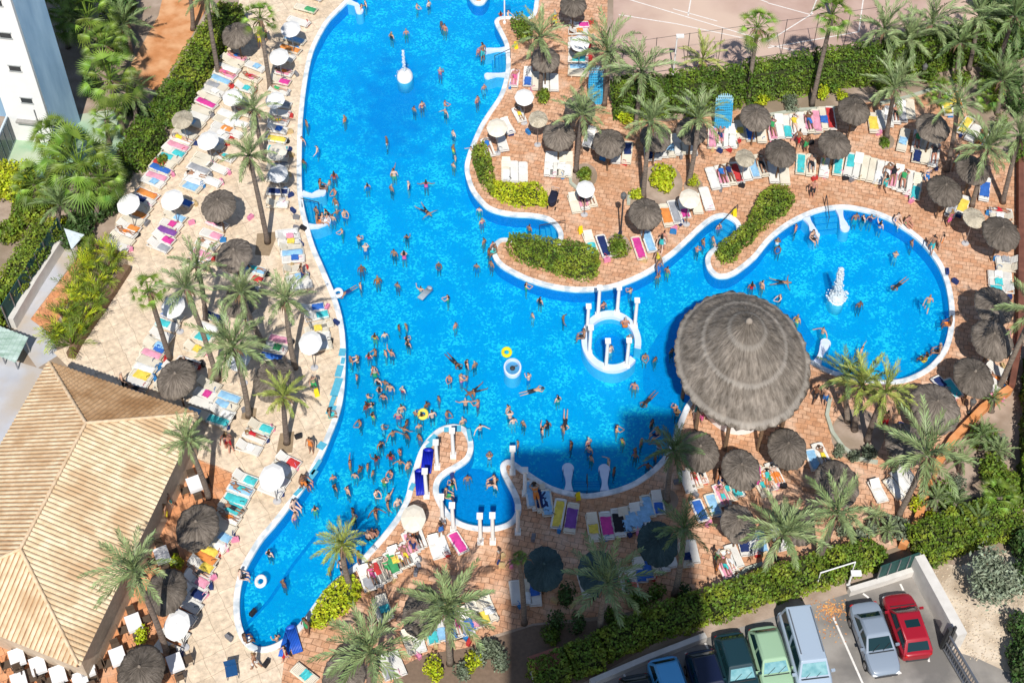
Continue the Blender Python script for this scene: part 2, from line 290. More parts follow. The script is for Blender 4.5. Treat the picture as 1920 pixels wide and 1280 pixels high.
# beige half: runs along the pool's left coast
i0 = min(range(len(POOLW)), key=lambda i: (POOLW[i]-at(690, -40).to_2d()).length); i1 = min(range(len(POOLW)), key=lambda i: (POOLW[i]-at(497, 1212).to_2d()).length)
coast = [DECKHOLE[i] for i in range(i0, i1+1)]
west = w2([(535,1216),(522,1330),(320,1330),(345,1215),(385,1100),(405,1010),(430,935),(440,888),(405,872),(352,853),(200,760),(100,660),(150,640),(195,575),(243,505),(235,470),(215,420),(240,335),(300,295),(352,190),(405,110),(440,30),(470,-70)])
sheet('beige_deck', coast+west, 0.001, M['beige'])
sheet('terrace_paving', w2([(352,856),(403,874),(438,890),(428,936),(403,1010),(383,1100),(343,1215),(318,1330),(-60,1330),(-60,1150),(40,1150),(150,1200),(300,930)]), 0.003, M['terrace'])
sheet('sports_court', w2([(1150,-90),(2000,-90),(2000,40),(1700,60),(1560,95),(1420,120),(1280,135),(1150,150)]), -.006, M['court'])
sheet('clay_strip', w2([(322,-80),(392,-80),(385,20),(350,85),(295,172),(248,152),(246,120),(297,30)]), -.006, M['clay'])
sheet('green_paving', w2([(60,330),(10,345),(-40,420),(-40,250),(60,260),(145,215),(212,205),(235,262),(215,292),(120,345)]), -.006, M['green'])
sheet('car_park', w2([(1030,1330),(1107,1282),(1322,1196),(1590,1112),(1710,1077),(1850,1330)]), -.006, M['asphalt'])
sheet('sandy_lot', w2([(1722,1050),(1800,1060),(1900,1030),(2050,990),(2050,1330),(1875,1330),(1780,1190)]), -.006, M['sand'])
sheet('access_road', w2([(1795,1222),(1830,1232),(1895,1262),(2000,1330),(1855,1330)]), -.002, M['asphalt'])
sheet('concrete_yard', w2([(-80,655),(0,668),(90,695),(60,760),(-80,1020)]), -.002, M['concrete'])
# pool basin
def pool_floor_mat():
    m = bpy.data.materials.new('pool_mosaic_painted_caustics'); m.use_nodes = True; nt = m.node_tree; N = nt.nodes; L = nt.links; b = N['Principled BSDF']; b.inputs['Roughness'].default_value = .5
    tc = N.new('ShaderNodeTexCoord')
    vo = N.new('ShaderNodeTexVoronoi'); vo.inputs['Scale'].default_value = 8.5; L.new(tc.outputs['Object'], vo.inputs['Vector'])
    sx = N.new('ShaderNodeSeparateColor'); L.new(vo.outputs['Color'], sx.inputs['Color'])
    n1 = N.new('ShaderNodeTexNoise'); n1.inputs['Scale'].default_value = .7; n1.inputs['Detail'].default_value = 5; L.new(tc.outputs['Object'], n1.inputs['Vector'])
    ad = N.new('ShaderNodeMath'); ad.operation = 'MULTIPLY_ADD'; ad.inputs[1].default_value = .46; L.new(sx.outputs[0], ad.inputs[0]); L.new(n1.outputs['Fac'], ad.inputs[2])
    rp = N.new('ShaderNodeValToRGB'); e = rp.color_ramp.elements; e[0].position = .36; e[0].color = (.0, .44, .86, 1); e[1].position = .98; e[1].color = (.16, 1, 1, 1)  # bright cells add caustic sparkle to the mosaic, painted into its colour
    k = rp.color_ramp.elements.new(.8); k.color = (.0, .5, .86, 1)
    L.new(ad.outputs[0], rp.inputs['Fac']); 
    # darker mosaic laid round the dome fountain
    sp = N.new('ShaderNodeVectorMath'); sp.operation = 'SUBTRACT'; L.new(tc.outputs['Object'], sp.inputs[0]); sp.inputs[1].default_value = tuple(at(735, 175))
    sk = N.new('ShaderNodeVectorMath'); sk.operation = 'MULTIPLY'; L.new(sp.outputs[0], sk.inputs[0]); sk.inputs[1].default_value = (.2, .11, 0)
    ln = N.new('ShaderNodeVectorMath'); ln.operation = 'LENGTH'; L.new(sk.outputs[0], ln.inputs[0])
    n2 = N.new('ShaderNodeTexNoise'); n2.inputs['Scale'].default_value = .9; n2.inputs['Detail'].default_value = 6; L.new(tc.outputs['Object'], n2.inputs['Vector'])
    a2 = N.new('ShaderNodeMath'); a2.operation = 'MULTIPLY_ADD'; a2.inputs[1].default_value = 1.5; L.new(n2.outputs['Fac'], a2.inputs[0]); L.new(ln.outputs['Value'], a2.inputs[2])
    r2 = N.new('ShaderNodeMapRange'); r2.inputs['From Min'].default_value = 1.0; r2.inputs['From Max'].default_value = 1.6; r2.inputs['To Min'].default_value = .8; r2.inputs['To Max'].default_value = 0; L.new(a2.outputs[0], r2.inputs['Value'])
    m2 = N.new('ShaderNodeMix'); m2.data_type = 'RGBA'; L.new(r2.outputs['Result'], m2.inputs[0]); L.new(rp.outputs['Color'], m2.inputs[6]); m2.inputs[7].default_value = (0, .25, .72, 1)
    L.new(m2.outputs[2], b.inputs['Base Color'])
    return m
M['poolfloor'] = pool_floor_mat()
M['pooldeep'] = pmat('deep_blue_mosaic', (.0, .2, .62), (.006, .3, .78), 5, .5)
M['poolwall'] = pmat('royal_blue_wall_tile', (.01, .16, .62), (.02, .22, .72), 4, .4)
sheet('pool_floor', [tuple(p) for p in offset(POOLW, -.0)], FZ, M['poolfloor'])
mb = MB(); vs, fs = ring(POOLW, POOLW, -.2, FZ); mb.add(vs, fs); struct('pool_wall', mb.mesh('pool_wall', M['poolwall']))
mb = MB()
vs, fs = ring(offset(POOLW, .012), offset(POOLW, .005), -.21, .035); mb.add(vs, fs)
vs, fs = ring(offset(POOLW, .005), offset(POOLW, .07), .035, .06); mb.add(vs, fs)
vs, fs = ring(offset(POOLW, .07), offset(POOLW, .33), .06, .06); mb.add(vs, fs)
vs, fs = ring(offset(POOLW, .33), offset(POOLW, .36), .06, -.02); mb.add(vs, fs)
copo = struct('pool_coping', mb.mesh('pool_coping', M['coping']))
# deep patches of darker mosaic
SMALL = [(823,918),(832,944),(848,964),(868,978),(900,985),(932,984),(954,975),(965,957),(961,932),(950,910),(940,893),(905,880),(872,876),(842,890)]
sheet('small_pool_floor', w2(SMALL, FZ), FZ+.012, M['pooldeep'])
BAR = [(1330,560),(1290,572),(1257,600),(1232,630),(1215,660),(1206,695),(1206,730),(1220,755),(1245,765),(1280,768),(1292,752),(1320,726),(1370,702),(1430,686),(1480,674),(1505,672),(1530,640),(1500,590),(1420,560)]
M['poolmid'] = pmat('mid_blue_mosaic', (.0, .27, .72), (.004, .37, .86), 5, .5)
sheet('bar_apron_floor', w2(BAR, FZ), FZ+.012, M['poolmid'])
def water_mat():
    m = bpy.data.materials.new('pool_water'); m.use_nodes = True; nt = m.node_tree; N = nt.nodes; L = nt.links
    N.remove(N['Principled BSDF']); out = N['Material Output']
    tc = N.new('ShaderNodeTexCoord')
    nz = N.new('ShaderNodeTexNoise'); nz.inputs['Scale'].default_value = 6; nz.inputs['Detail'].default_value = 5; nz.inputs['Roughness'].default_value = .6; nz.inputs['Distortion'].default_value = 1.5; L.new(tc.outputs['Object'], nz.inputs['Vector'])
    bp = N.new('ShaderNodeBump'); bp.inputs['Strength'].default_value = .5; bp.inputs['Distance'].default_value = .12; L.new(nz.outputs['Fac'], bp.inputs['Height'])
    rp = N.new('ShaderNodeValToRGB'); rp.color_ramp.elements[0].position = .35; rp.color_ramp.elements[0].color = (.3, .84, .93, 1); rp.color_ramp.elements[1].position = .7; rp.color_ramp.elements[1].color = (.5, .98, .98, 1); L.new(nz.outputs['Fac'], rp.inputs['Fac'])  # caustic light on the floor painted as ripples in the water tint
    tr = N.new('ShaderNodeBsdfTransparent'); L.new(rp.outputs['Color'], tr.inputs['Color'])
    gl = N.new('ShaderNodeBsdfGlossy'); gl.inputs['Roughness'].default_value = .06; L.new(bp.outputs['Normal'], gl.inputs['Normal'])
    fr = N.new('ShaderNodeFresnel'); fr.inputs['IOR'].default_value = 1.22; L.new(bp.outputs['Normal'], fr.inputs['Normal'])
    mx = N.new('ShaderNodeMixShader'); L.new(fr.outputs[0], mx.inputs[0]); L.new(tr.outputs[0], mx.inputs[1]); L.new(gl.outputs[0], mx.inputs[2]); df = N.new('ShaderNodeBsdfDiffuse'); df.inputs['Color'].default_value = (.0, .4, .84, 1)
    m2 = N.new('ShaderNodeMixShader'); m2.inputs[0].default_value = .24; L.new(mx.outputs[0], m2.inputs[1]); L.new(df.outputs[0], m2.inputs[2]); L.new(m2.outputs[0], out.inputs['Surface'])
    return m
M['water'] = water_mat()
sheet('pool_water', [tuple(p) for p in offset(POOLW, .008)], WZ, M['water'])
# painted lines
def line(mb, P, w, z, px=True):
    Q = [at(x, y, z).to_2d() for x, y in P]
    for a, b in zip(Q, Q[1:]):
        t = (b-a).normalized(); n = Vector((-t.y, t.x))*w/2
        mb.add([(p.x, p.y, z) for p in (a-n, b-n, b+n, a+n)], [(0, 1, 2, 3)])
M['line'] = pmat('white_line_paint', (.68, .64, .6), (.82, .8, .77), 5, .8)
mb = MB()
for P in ([(1165,-5),(1440,78),(1525,25)], [(1160,28),(1268,45),(1395,72)], [(1440,6),(1520,28),(1535,-10)], [(1442,85),(1500,97)], [(1262,17),(1345,40)], [(1296,-5),(1290,30)], [(1620,-10),(1610,60),(1440,90)], [(1370,-20),(1440,5)]): line(mb, P, .09, 0)
struct('court_lines', mb.mesh('court_lines', M['line']))
mb = MB()
for P in ([(1562,1155),(1622,1290)], [(1618,1112),(1629,1120)], [(1224,1226),(1242,1290)], [(1285,1222),(1318,1290)], [(1322,1204),(1362,1290)], [(1165,1250),(1180,1290)], [(1470,1165),(1483,1290)], [(1688,1094),(1694,1106)], [(1740,1230),(1742,1240)], [(1672,1266),(1690,1260)]): line(mb, P, .11, 0)
struct('parking_lines', mb.mesh('parking_lines', M['line']))
# lane line and drain marks on the pool floor
mb = MB(); line(mb, [(452,1182),(505,1125),(550,1058),(592,1005)], .2, FZ+.006); struct('lane_line', mb.mesh('lane_line', M['pooldeep']))
# ------------------------------------------------------------------ foliage
def leafquad(mb, p, s, nrm=None, long=1.6, cup=.25):
    d = Vector((random.gauss(0, 1), random.gauss(0, 1), random.gauss(0, 1)+.25))
    if nrm is not None: d = d*.75+nrm*1.1
    d.normalize()
    a = d.cross(Vector((random.gauss(0, 1), random.gauss(0, 1), random.gauss(0, 1)))).normalized(); b = d.cross(a)
    mb.add([p-a*s*long*.5, p-b*s*.5+d*s*cup*.3, p+a*s*long*.5, p+b*s*.5+d*s*cup*.3], [(0, 1, 2, 3)])
def hedge(name, poly, h, m, label, cat, dens=75, leaf=.17, px=True, kw=.16, group=None, wav=.2):
    P = w2(poly) if px else [Vector(p) for p in poly]
    cx = sum(p.x for p in P)/len(P); cy = sum(p.y for p in P)/len(P)
    P = [p-Vector((cx, cy)) for p in P]
    ar = sum(P[i].x*P[(i+1) % len(P)].y-P[(i+1) % len(P)].x*P[i].y for i in range(len(P)))
    if ar < 0: P = P[::-1]
    from mathutils import noise
    mb = MB(); core = MB(); core.prism([tuple(p) for p in offset(P, -.24)], .0, h-.34)
    tri = [(P[a], P[b], P[c]) for a, b, c in tessellate_polygon([[p.to_3d() for p in P]])]
    def bump(x, y): return noise.noise(Vector((x*.9+cx, y*.9+cy, 3)))*wav*1.4+noise.noise(Vector((x*3+cx, y*3, 7)))*wav*.7
    for a, b, c in tri:
        n = int(abs((b-a).cross(c-a))*.5*dens)+1
        for _ in range(n):
            u, v = random.random(), random.random()
            if u+v > 1: u, v = 1-u, 1-v
            q = a+(b-a)*u+(c-a)*v
            leafquad(mb, Vector((q.x, q.y, h+bump(q.x, q.y)+random.uniform(-.12, .05))), leaf*random.uniform(.6, 1.35), Vector((0, 0, 1)))
    for i, p in enumerate(P):
        q = P[(i+1) % len(P)]; e = q-p; L_ = e.length; nn = Vector((e.y, -e.x)).normalized()
        for _ in range(int(L_*h*dens*.75)+1):
            t, z = random.random(), random.random()
            r = p+e*t; z2 = z*h; o = nn*(bump(r.x+z2, r.y+z2*.5)+random.uniform(-.1, .04)-(.16*(z > .85)))
            leafquad(mb, Vector((r.x+o.x, r.y+o.y, z2)), leaf*random.uniform(.6, 1.35), nn.to_3d()+Vector((0, 0, .3)))
    o = obj(name, mb.mesh(name+'_foliage', m)); o.location = (cx, cy, 0)
    obj('branches', core.mesh('branches', M['twig']), o)
    if label: tag(o, label, cat, group)
    return o
def strip(pts, w):     # band polygon of width w metres along pixel points
    Q = w2(pts); n = len(Q); l = []; r = []
    for i in range(n):
        t = (Q[min(i+1, n-1)]-Q[max(i-1, 0)]).normalized(); nn = Vector((-t.y, t.x))*w/2
        l.append(Q[i]+nn); r.append(Q[i]-nn)
    return l+r[::-1]
def bush_mesh(rx, ry, h, n=330, leaf=.16, seed=0, m=None, lumps=5):
    random.seed(seed); mb = MB()
    L_ = [(Vector((random.uniform(-.5, .5)*rx, random.uniform(-.5, .5)*ry, h*random.uniform(.4, .62))), random.uniform(.5, .72)) for _ in range(lumps)]
    for i in range(n):
        c, k = L_[i % lumps]
        d = Vector((random.gauss(0, 1), random.gauss(0, 1), random.gauss(0, 1))).normalized(); rr = random.uniform(.75, 1.05) if random.random() < .8 else random.uniform(.3, .8)
        p = c+Vector((d.x*rx*k, d.y*ry*k, d.z*h*.42))*rr
        if p.z < .05: p.z = random.uniform(.03, .3)
        leafquad(mb, p, leaf*random.uniform(.6, 1.4), d)
    return mb
def bush(px, rpx, hm, m, look, cat='bush', leaf=.15, dens=1.0, group=None, name='round_bush', flat=1.0):
    b = at(*px); s = sc_at(b); rx = rpx/s; ry = rx*KY*flat
    o = obj(name, bush_mesh(rx, ry, hm, int(220*dens*max(.5, rx*rx*3)), leaf, seed=int(px[0]*7+px[1]), lumps=6).mesh(name, m)); o.location = b
    st = MB(); st.tube([(0, 0, 0), (.02, 0, hm*.5)], [.06, .04], 6)
    obj('stem', st.mesh('stem', M['wood']), o)
    later(o, look, cat, px, group); return o
# ------------------------------------------------------------------ palms
def frond(mb, e0, az, L_, droop, nleaf, width, ldrop, seg=9):
    p = Vector((0, 0, 0)); pts = []; e = e0; ds = L_/seg
    for i in range(seg+1):
        pts.append(p.copy()); d = Vector((math.cos(e), 0, math.sin(e))); p = p+d*ds; e -= droop/seg*(.5+i/seg)
    rot = Matrix.Rotation(az, 3, 'Z')
    def P(t):
        f = t*seg; i = min(int(f), seg-1); return pts[i].lerp(pts[i+1], f-i), (pts[i+1]-pts[i]).normalized()
    # rachis
    for i in range(seg):
        w0, w1 = .035*(1-i/seg)+.008, .035*(1-(i+1)/seg)+.008
        y = Vector((0, 1, 0)); mb.add([rot@(pts[i]-y*w0), rot@(pts[i+1]-y*w1), rot@(pts[i+1]+y*w1), rot@(pts[i]+y*w0)], [(0, 1, 2, 3)])
    for k in range(nleaf):
        t = .12+.88*(k+random.random()*.5)/nleaf; q, tg = P(min(t, .999)); nr = Vector((-tg.z, 0, tg.x))
        ll = width*(math.sin(min(1, (t+.12))*math.pi*.93)**.6+.2)*random.uniform(.85, 1.1)
        for sgn in (-1, 1):
            dr = (tg*random.uniform(.75, .95)+Vector((0, sgn, 0))*random.uniform(.3, .62)+nr*random.uniform(-.05, .3)).normalized()
            tip = q+dr*ll+Vector((0, 0, -ldrop*ll)); mid = q+dr*ll*.5+Vector((0, 0, -ldrop*ll*.2))
            wv = (nr*.3+Vector((0, sgn*.6, 0)))*(.055*L_/2.4); mb.add([rot@q, rot@(mid-wv), rot@tip, rot@(mid+wv)], [(0, 1, 2, 3)])
def date_crown(seed, nf=30, L_=2.5, up=1.25):
    random.seed(seed); mb = MB()
    for i in range(nf):
        f = i/nf; e0 = R(84)-f*R(105)+random.uniform(-.15, .15)
        frond(mb, e0, i*2.39996+random.uniform(-.3, .3), L_*random.uniform(.8, 1.08)*(1 if f < .85 else .8), random.uniform(.5, 1.1)*(up), 20, .46*L_/2.5, .12)
    return mb
def fan_crown(seed, nf=30, L_=1.15, nseg=12, fanr=.7):
    random.seed(seed); mb = MB()
    for i in range(nf):
        f = i/nf; e = R(85)-f*R(140)+random.uniform(-.2, .2); az = i*2.39996+random.uniform(-.3, .3)
        rot = Matrix.Rotation(az, 3, 'Z'); l = L_*random.uniform(.7, 1.0)
        d = Vector((math.cos(e), 0, math.sin(e))); q = d*l; y = Vector((0, 1, 0)); nr = Vector((-d.z, 0, d.x))
        mb.add([rot@(-y*.02), rot@(q-y*.02), rot@(q+y*.02), rot@(y*.02)], [(0, 1, 2, 3)])
        fr = fanr*random.uniform(.8, 1.1); up = Vector((0, 0, -.35)); fold = random.uniform(.12, .3)
        e2 = e-.45; d2 = Vector((math.cos(e2), 0, math.sin(e2))); nr2 = Vector((-d2.z, 0, d2.x))
        vs = [rot@q]; 
        for k in range(nseg*2+1):
            a = (k/(nseg*2)-.5)*R(170); rad = fr*((1.0 if k % 2 else .34))*(1-.12*abs(a)/2)
            dd = d2*math.cos(a)+y*math.sin(a)
            z = nr2*(fold*rad*abs(math.sin(a))*.5+(.05 if k % 2 else -.02)*fr)
            tipdrop = Vector((0, 0, -.22*rad*(k % 2)))
            vs.append(rot@(q+dd*rad+z+tipdrop))
        mb.add(vs, [(0, k+1, k+2) for k in range(nseg*2)])
    return mb
DATES = [date_crown(s, nf, L_, u).mesh('date_crown', None) for s, nf, L_, u in ((1, 22, 2.5, 1.0), (2, 19, 2.5, 1.2), (3, 25, 2.5, 1.1), (4, 17, 2.5, .9), (5, 21, 2.5, 1.35))]
FANS = [fan_crown(s, nf).mesh('fan_crown', None) for s, nf in ((11, 44), (12, 52), (13, 36))]
FANSMALL = [fan_crown(s, 32, 1.2, 12, .75).mesh('fan_crown', None) for s in (21, 22, 23)]
for me in DATES+FANS+FANSMALL: me.materials.append(M['date'])
def palm(bpx, cpx, kind, lpx, seed, look, mat=None, rad=.17, dead=True):
    random.seed(1000+seed); b = at(*bpx); top = rise(b, *cpx); h = top.z; s = sc_at(top)
    o = empty({'d': 'date_palm', 'y': 'date_palm', 'k': 'date_palm', 'f': 'fan_palm'}[kind], b, 0)
    t = MB(); v = top-b; n = 12; bend = Vector((random.uniform(-.12, .12), random.uniform(-.1, .1), 0))*min(1, h/4)
    pts = [v*(i/n)+bend*math.sin(math.pi*i/n) for i in range(n+1)]
    rads = [rad*(1.35 if i == 0 else 1.0-.22*i/n+(.03 if i % 2 else 0)) for i in range(n+1)]
    rads[-1] *= 1.35; rads[-2] *= 1.2
    t.tube(pts, rads, 10); tk = obj('trunk', t.mesh('trunk', M['trunk'], True), o)
    me = random.choice((FANSMALL if lpx < 50 else FANS) if kind == 'f' else DATES)
    sc0 = lpx/s/(1.75 if kind == 'f' else 2.35)
    c = obj('crown', me, o, M[mat or {'d': 'date', 'y': 'yellowpalm', 'k': 'datedark', 'f': 'fan'}[kind]]); c.location = v; c.rotation_euler = (random.uniform(-.08, .08), random.uniform(-.08, .08), random.uniform(0, 6.28)); c.scale = (sc0, sc0*1.12, sc0*1.12)
    if dead and h > 2.5:     # dry skirt under the crown
        k = MB(); random.seed(seed)
        for i in range(14):
            a = random.uniform(0, 6.28); l = random.uniform(.35, .7)*(1 if kind != 'f' else 1.2)
            p0 = Vector((math.cos(a)*rad*.8, math.sin(a)*rad*.8, -.05)); p1 = p0+Vector((math.cos(a)*l*.6, math.sin(a)*l*.6, -l*.45)); p2 = p1+Vector((math.cos(a)*l*.2, math.sin(a)*l*.2, -l*.7)); w = Vector((-math.sin(a), math.cos(a), 0))*.05
            k.add([p0-w, p1-w, p2, p1+w, p0+w], [(0, 1, 2, 3, 4)])
        dk = obj('dry_fronds', k.mesh('dry_fronds', M['wood']), o); dk.location = v
    later(o, look, 'palm', cpx, 'palms of the garden'); return o
PALMS = [  # base, crown, kind, frond length
 ((1013,175),(1013,70),'d',55),((1133,197),(1140,98),'d',75),((1192,240),(1203,133),'d',72),((1307,172),(1318,112),'y',50),((1402,192),(1421,52),'f',42),((1080,322),(1091,215),'d',56),((1206,370),(1220,228),'d',58),((1291,345),(1310,222),'d',62),
 ((1522,198),(1561,28),'f',44),((1637,132),(1658,55),'d',62),((1733,120),(1748,45),'d',66),((1817,130),(1837,32),'d',62),((1662,258),(1678,165),'d',62),((1775,320),(1796,195),'d',58),((1822,386),(1852,275),'d',68),((1868,140),(1902,30),'k',72),((1880,380),(1912,255),'d',55),
 ((1873,728),(1938,585),'d',72),((1602,806),(1616,722),'y',66),((1626,826),(1660,735),'y',66),((1590,790),(1588,705),'k',55),((1685,966),(1738,852),'d',95),((1425,1085),(1468,1000),'d',78),((1530,1062),(1570,962),'d',82),
 ((1265,1115),(1283,990),'k',62),((1250,938),(1263,845),'k',56),((1125,1190),(1140,1092),'d',90),((658,1104),(641,1022),'y',55),((844,1243),(838,1142),'d',90),((690,1335),(693,1222),'d',98),((315,1228),(250,1070),'d',84),((392,932),(350,825),'d',52),
 ((538,830),(531,742),'y',50),((467,780),(438,650),'d',80),((408,712),(348,540),'d',60),((386,602),(370,498),'d',55),((318,672),(279,545),'f',38),((553,690),(536,562),'d',56),((497,650),(452,548),'d',52),((502,455),(467,292),'d',56),((497,300),(476,205),'d',48),((507,166),(488,35),'f',38),((410,140),(387,-12),'d',50),((362,56),(350,-40),'d',40),
 ((232,250),(207,150),'f',66),((195,130),(165,35),'f',62),((140,400),(148,310),'f',88),((128,90),(118,25),'f',55),((215,190),(195,85),'f',50),((95,330),(100,262),'f',55),((180,420),(188,335),'f',58),((70,395),(66,345),'f',52),((245,100),(232,45),'k',55),((255,235),(250,180),'k',45),((205,270),(200,225),'f',40),((110,440),(112,385),'k',50),((1700,140),(1705,75),'d',58),((1790,150),(1800,80),'k',60),((1870,215),(1880,150),'k',58),((150,60),(140,-10),'f',50),((1560,35),(1572,-40),'d',40),((1800,884),(1803,862),'k',30),((1752,960),(1756,935),'d',32),((1788,965),(1792,942),'k',32),((1838,842),(1842,815),'k',34),((1868,868),(1872,845),'d',32),((1858,770),(1862,748),'k',26),((1830,1000),(1834,975),'k',30),((1740,905),(1745,884),'d',24),((1870,965),(1874,930),'f',40),((1640,985),(1642,968),'d',24),((1660,1012),(1664,995),'d',26),((1760,195),(1764,170),'f',30),((1850,205),(1856,175),'f',34),((1690,165),(1693,142),'d',28)]
look = {'d': 'grey green date palm on a rough trunk', 'y': 'yellow green palm with arching fronds', 'k': 'dark green date palm with drooping fronds', 'f': 'bright green fan palm'}
for i, (b, c, k, l) in enumerate(PALMS):
    hgt = b[1]-c[1]; lk = look[k]
    lk = ('tall ' if hgt > 125 else 'low ' if hgt < 85 else '')+lk
    palm(b, c, k, l, i, lk)
# slim shaded palm with tuft
palm((983,1168),(974,1045),'f',17,77,'slender palm with a tiny yellow tuft', rad=.15)
# ------------------------------------------------------------------ hedges
hedge('clipped_hedge', [(955,452),(985,450),(1040,462),(1090,466),(1120,482),(1126,505),(1118,522),(1080,527),(1040,517),(1000,502),(967,487),(955,470)], .75, M['hedgebright'], 'long curved clipped hedge on the pool peninsula above the columned whirlpool', 'hedge', 200, .095)
hedge('clipped_hedge', [(1425,372),(1450,358),(1475,362),(1488,382),(1475,400),(1440,424),(1402,460),(1377,490),(1352,497),(1343,486),(1346,470),(1372,450),(1402,424),(1413,396)], .75, M['hedgebright'], 'tongue shaped clipped hedge pointing at the huge thatched roof', 'hedge', 200, .095)
hedge('garden_bed', [(888,285),(905,276),(917,292),(924,335),(925,372),(905,352),(888,318)], .6, M['hedgebright'], 'narrow green hedge bed beside the big pool right edge', 'hedge', 180, .1)
hedge('garden_bed', [(925,345),(950,350),(1000,350),(1026,368),(1026,388),(985,392),(940,382),(922,368)], .55, M['lime'], 'yellow flowering shrub bed behind the small stair inlet', 'flower bed', 180, .1)
hedge('garden_bed', [(583,1180),(588,1152),(610,1115),(628,1097),(645,1088),(665,1088),(677,1105),(672,1130),(655,1142),(635,1162),(610,1177)], .6, M['lime'], 'lime yellow plant bed beside the lower pool tip', 'flower bed', 190, .1)
HB = [((1148,228),(1250,222)), ((1252,220),(1385,203)), ((1392,200),(1512,178)), ((1520,178),(1640,160)), ((1645,160),(1760,135)), ((1765,135),(1905,112))]
hl = ['tall clipped hedge block with a pointed shadow, left end of the court hedge', 'hedge block behind the blue lattice arch', 'hedge block right of the tall fan palm by the court', 'hedge block below the court corner with two dark shadows', 'hedge block under the two grey palms by the court', 'hedge block at the top right corner']
for (a, b), l in zip(HB, hl): hedge('clipped_hedge', strip([(a[0], a[1]-15), (b[0], b[1]-12)], 1.6), 2.9, M['hedge'], l, 'hedge', 150, .11, px=False, group='hedge blocks along the sports court')
LB = [((440,42),(392,108)), ((388,114),(350,178)), ((345,186),(312,240)), ((290,262),(250,318))]
ll = ['bright clipped hedge at the top of the brown clay strip', 'bright clipped hedge beside the brown clay strip', 'dark sided hedge below the brown clay strip', 'short hedge at the corner of the green paving']
for (a, b), l in zip(LB, ll): hedge('clipped_hedge', strip([a, b], 2.0), 1.9, M['hedge' if l[0] != 'b' else 'hedgebright'], l, 'hedge', 150, .11, px=False, group='hedges beside the clay strip')
BB = [((1000,1285),(1062,1262)), ((1066,1256),(1125,1232)), ((1130,1226),(1205,1190)), ((1208,1186),(1318,1152)), ((1325,1150),(1440,1112)), ((1446,1110),(1545,1080)), ((1550,1078),(1635,1052)), ((1712,1040),(1800,1005)), ((1805,1002),(1900,978))]
bl = ['dark hedge at the bottom beside the red flat roof', 'dark hedge above the corner of the car park', 'shaded hedge above the light blue car', 'shaded hedge above the two dark cars', 'sunlit hedge above the pale green car', 'sunlit hedge above the white van', 'sunlit hedge beside the green fence screen', 'thick bright hedge above the sandy lot', 'thick bright hedge by the right picture edge']
for i, ((a, b), l) in enumerate(zip(BB, bl)): hedge('clipped_hedge', strip([a, b], 1.5 if i < 7 else 2.3), 1.5, M['hedgebright'], l, 'hedge', 160, .11, px=False, group='hedges above the car park')
hedge('clipped_hedge', strip([(1950,690),(1940,960)], 2.0), 2.2, M['hedge'], 'dark tall hedge along the right picture edge', 'hedge', 150, .11, px=False)
hedge('clipped_hedge', strip([(-10,610),(40,550),(100,455)], 1.5), 2.2, M['hedgebright'], 'slanting yellow green hedge behind the green screen fence', 'hedge', 150, .11, px=False)
# bamboo like row
random.seed(5)
for i in range(9):
    t = i/8; px = (218-t*78+random.uniform(-6, 6), 490+t*165)
    for side in range(2):
        q = (px[0]-side*34, px[1]-side*12); b = at(*q); mb = MB(); st = MB()
        for k in range(14):
            a = random.uniform(0, 6.28); e = random.uniform(.5, 1.4); L_ = random.uniform(1.1, 1.9)
            frond(mb, e, a, L_, random.uniform(.7, 1.4), 9, .5, .2, 6)
        for k in range(4): st.tube([(random.uniform(-.1, .1), random.uniform(-.1, .1), 0), (random.uniform(-.2, .2), random.uniform(-.2, .2), 1.0)], .03, 5)
        o = empty('areca_palm', b); c = obj('foliage', mb.mesh('areca_foliage', M['lime'] if (i+side) % 3 == 0 else M['hedgebright']), o); c.location = (0, 0, .35); obj('stems', st.mesh('stems', M['wood']), o)
        later(o, 'bushy yellow green areca palm', 'palm', q, 'areca palms in the long planter')
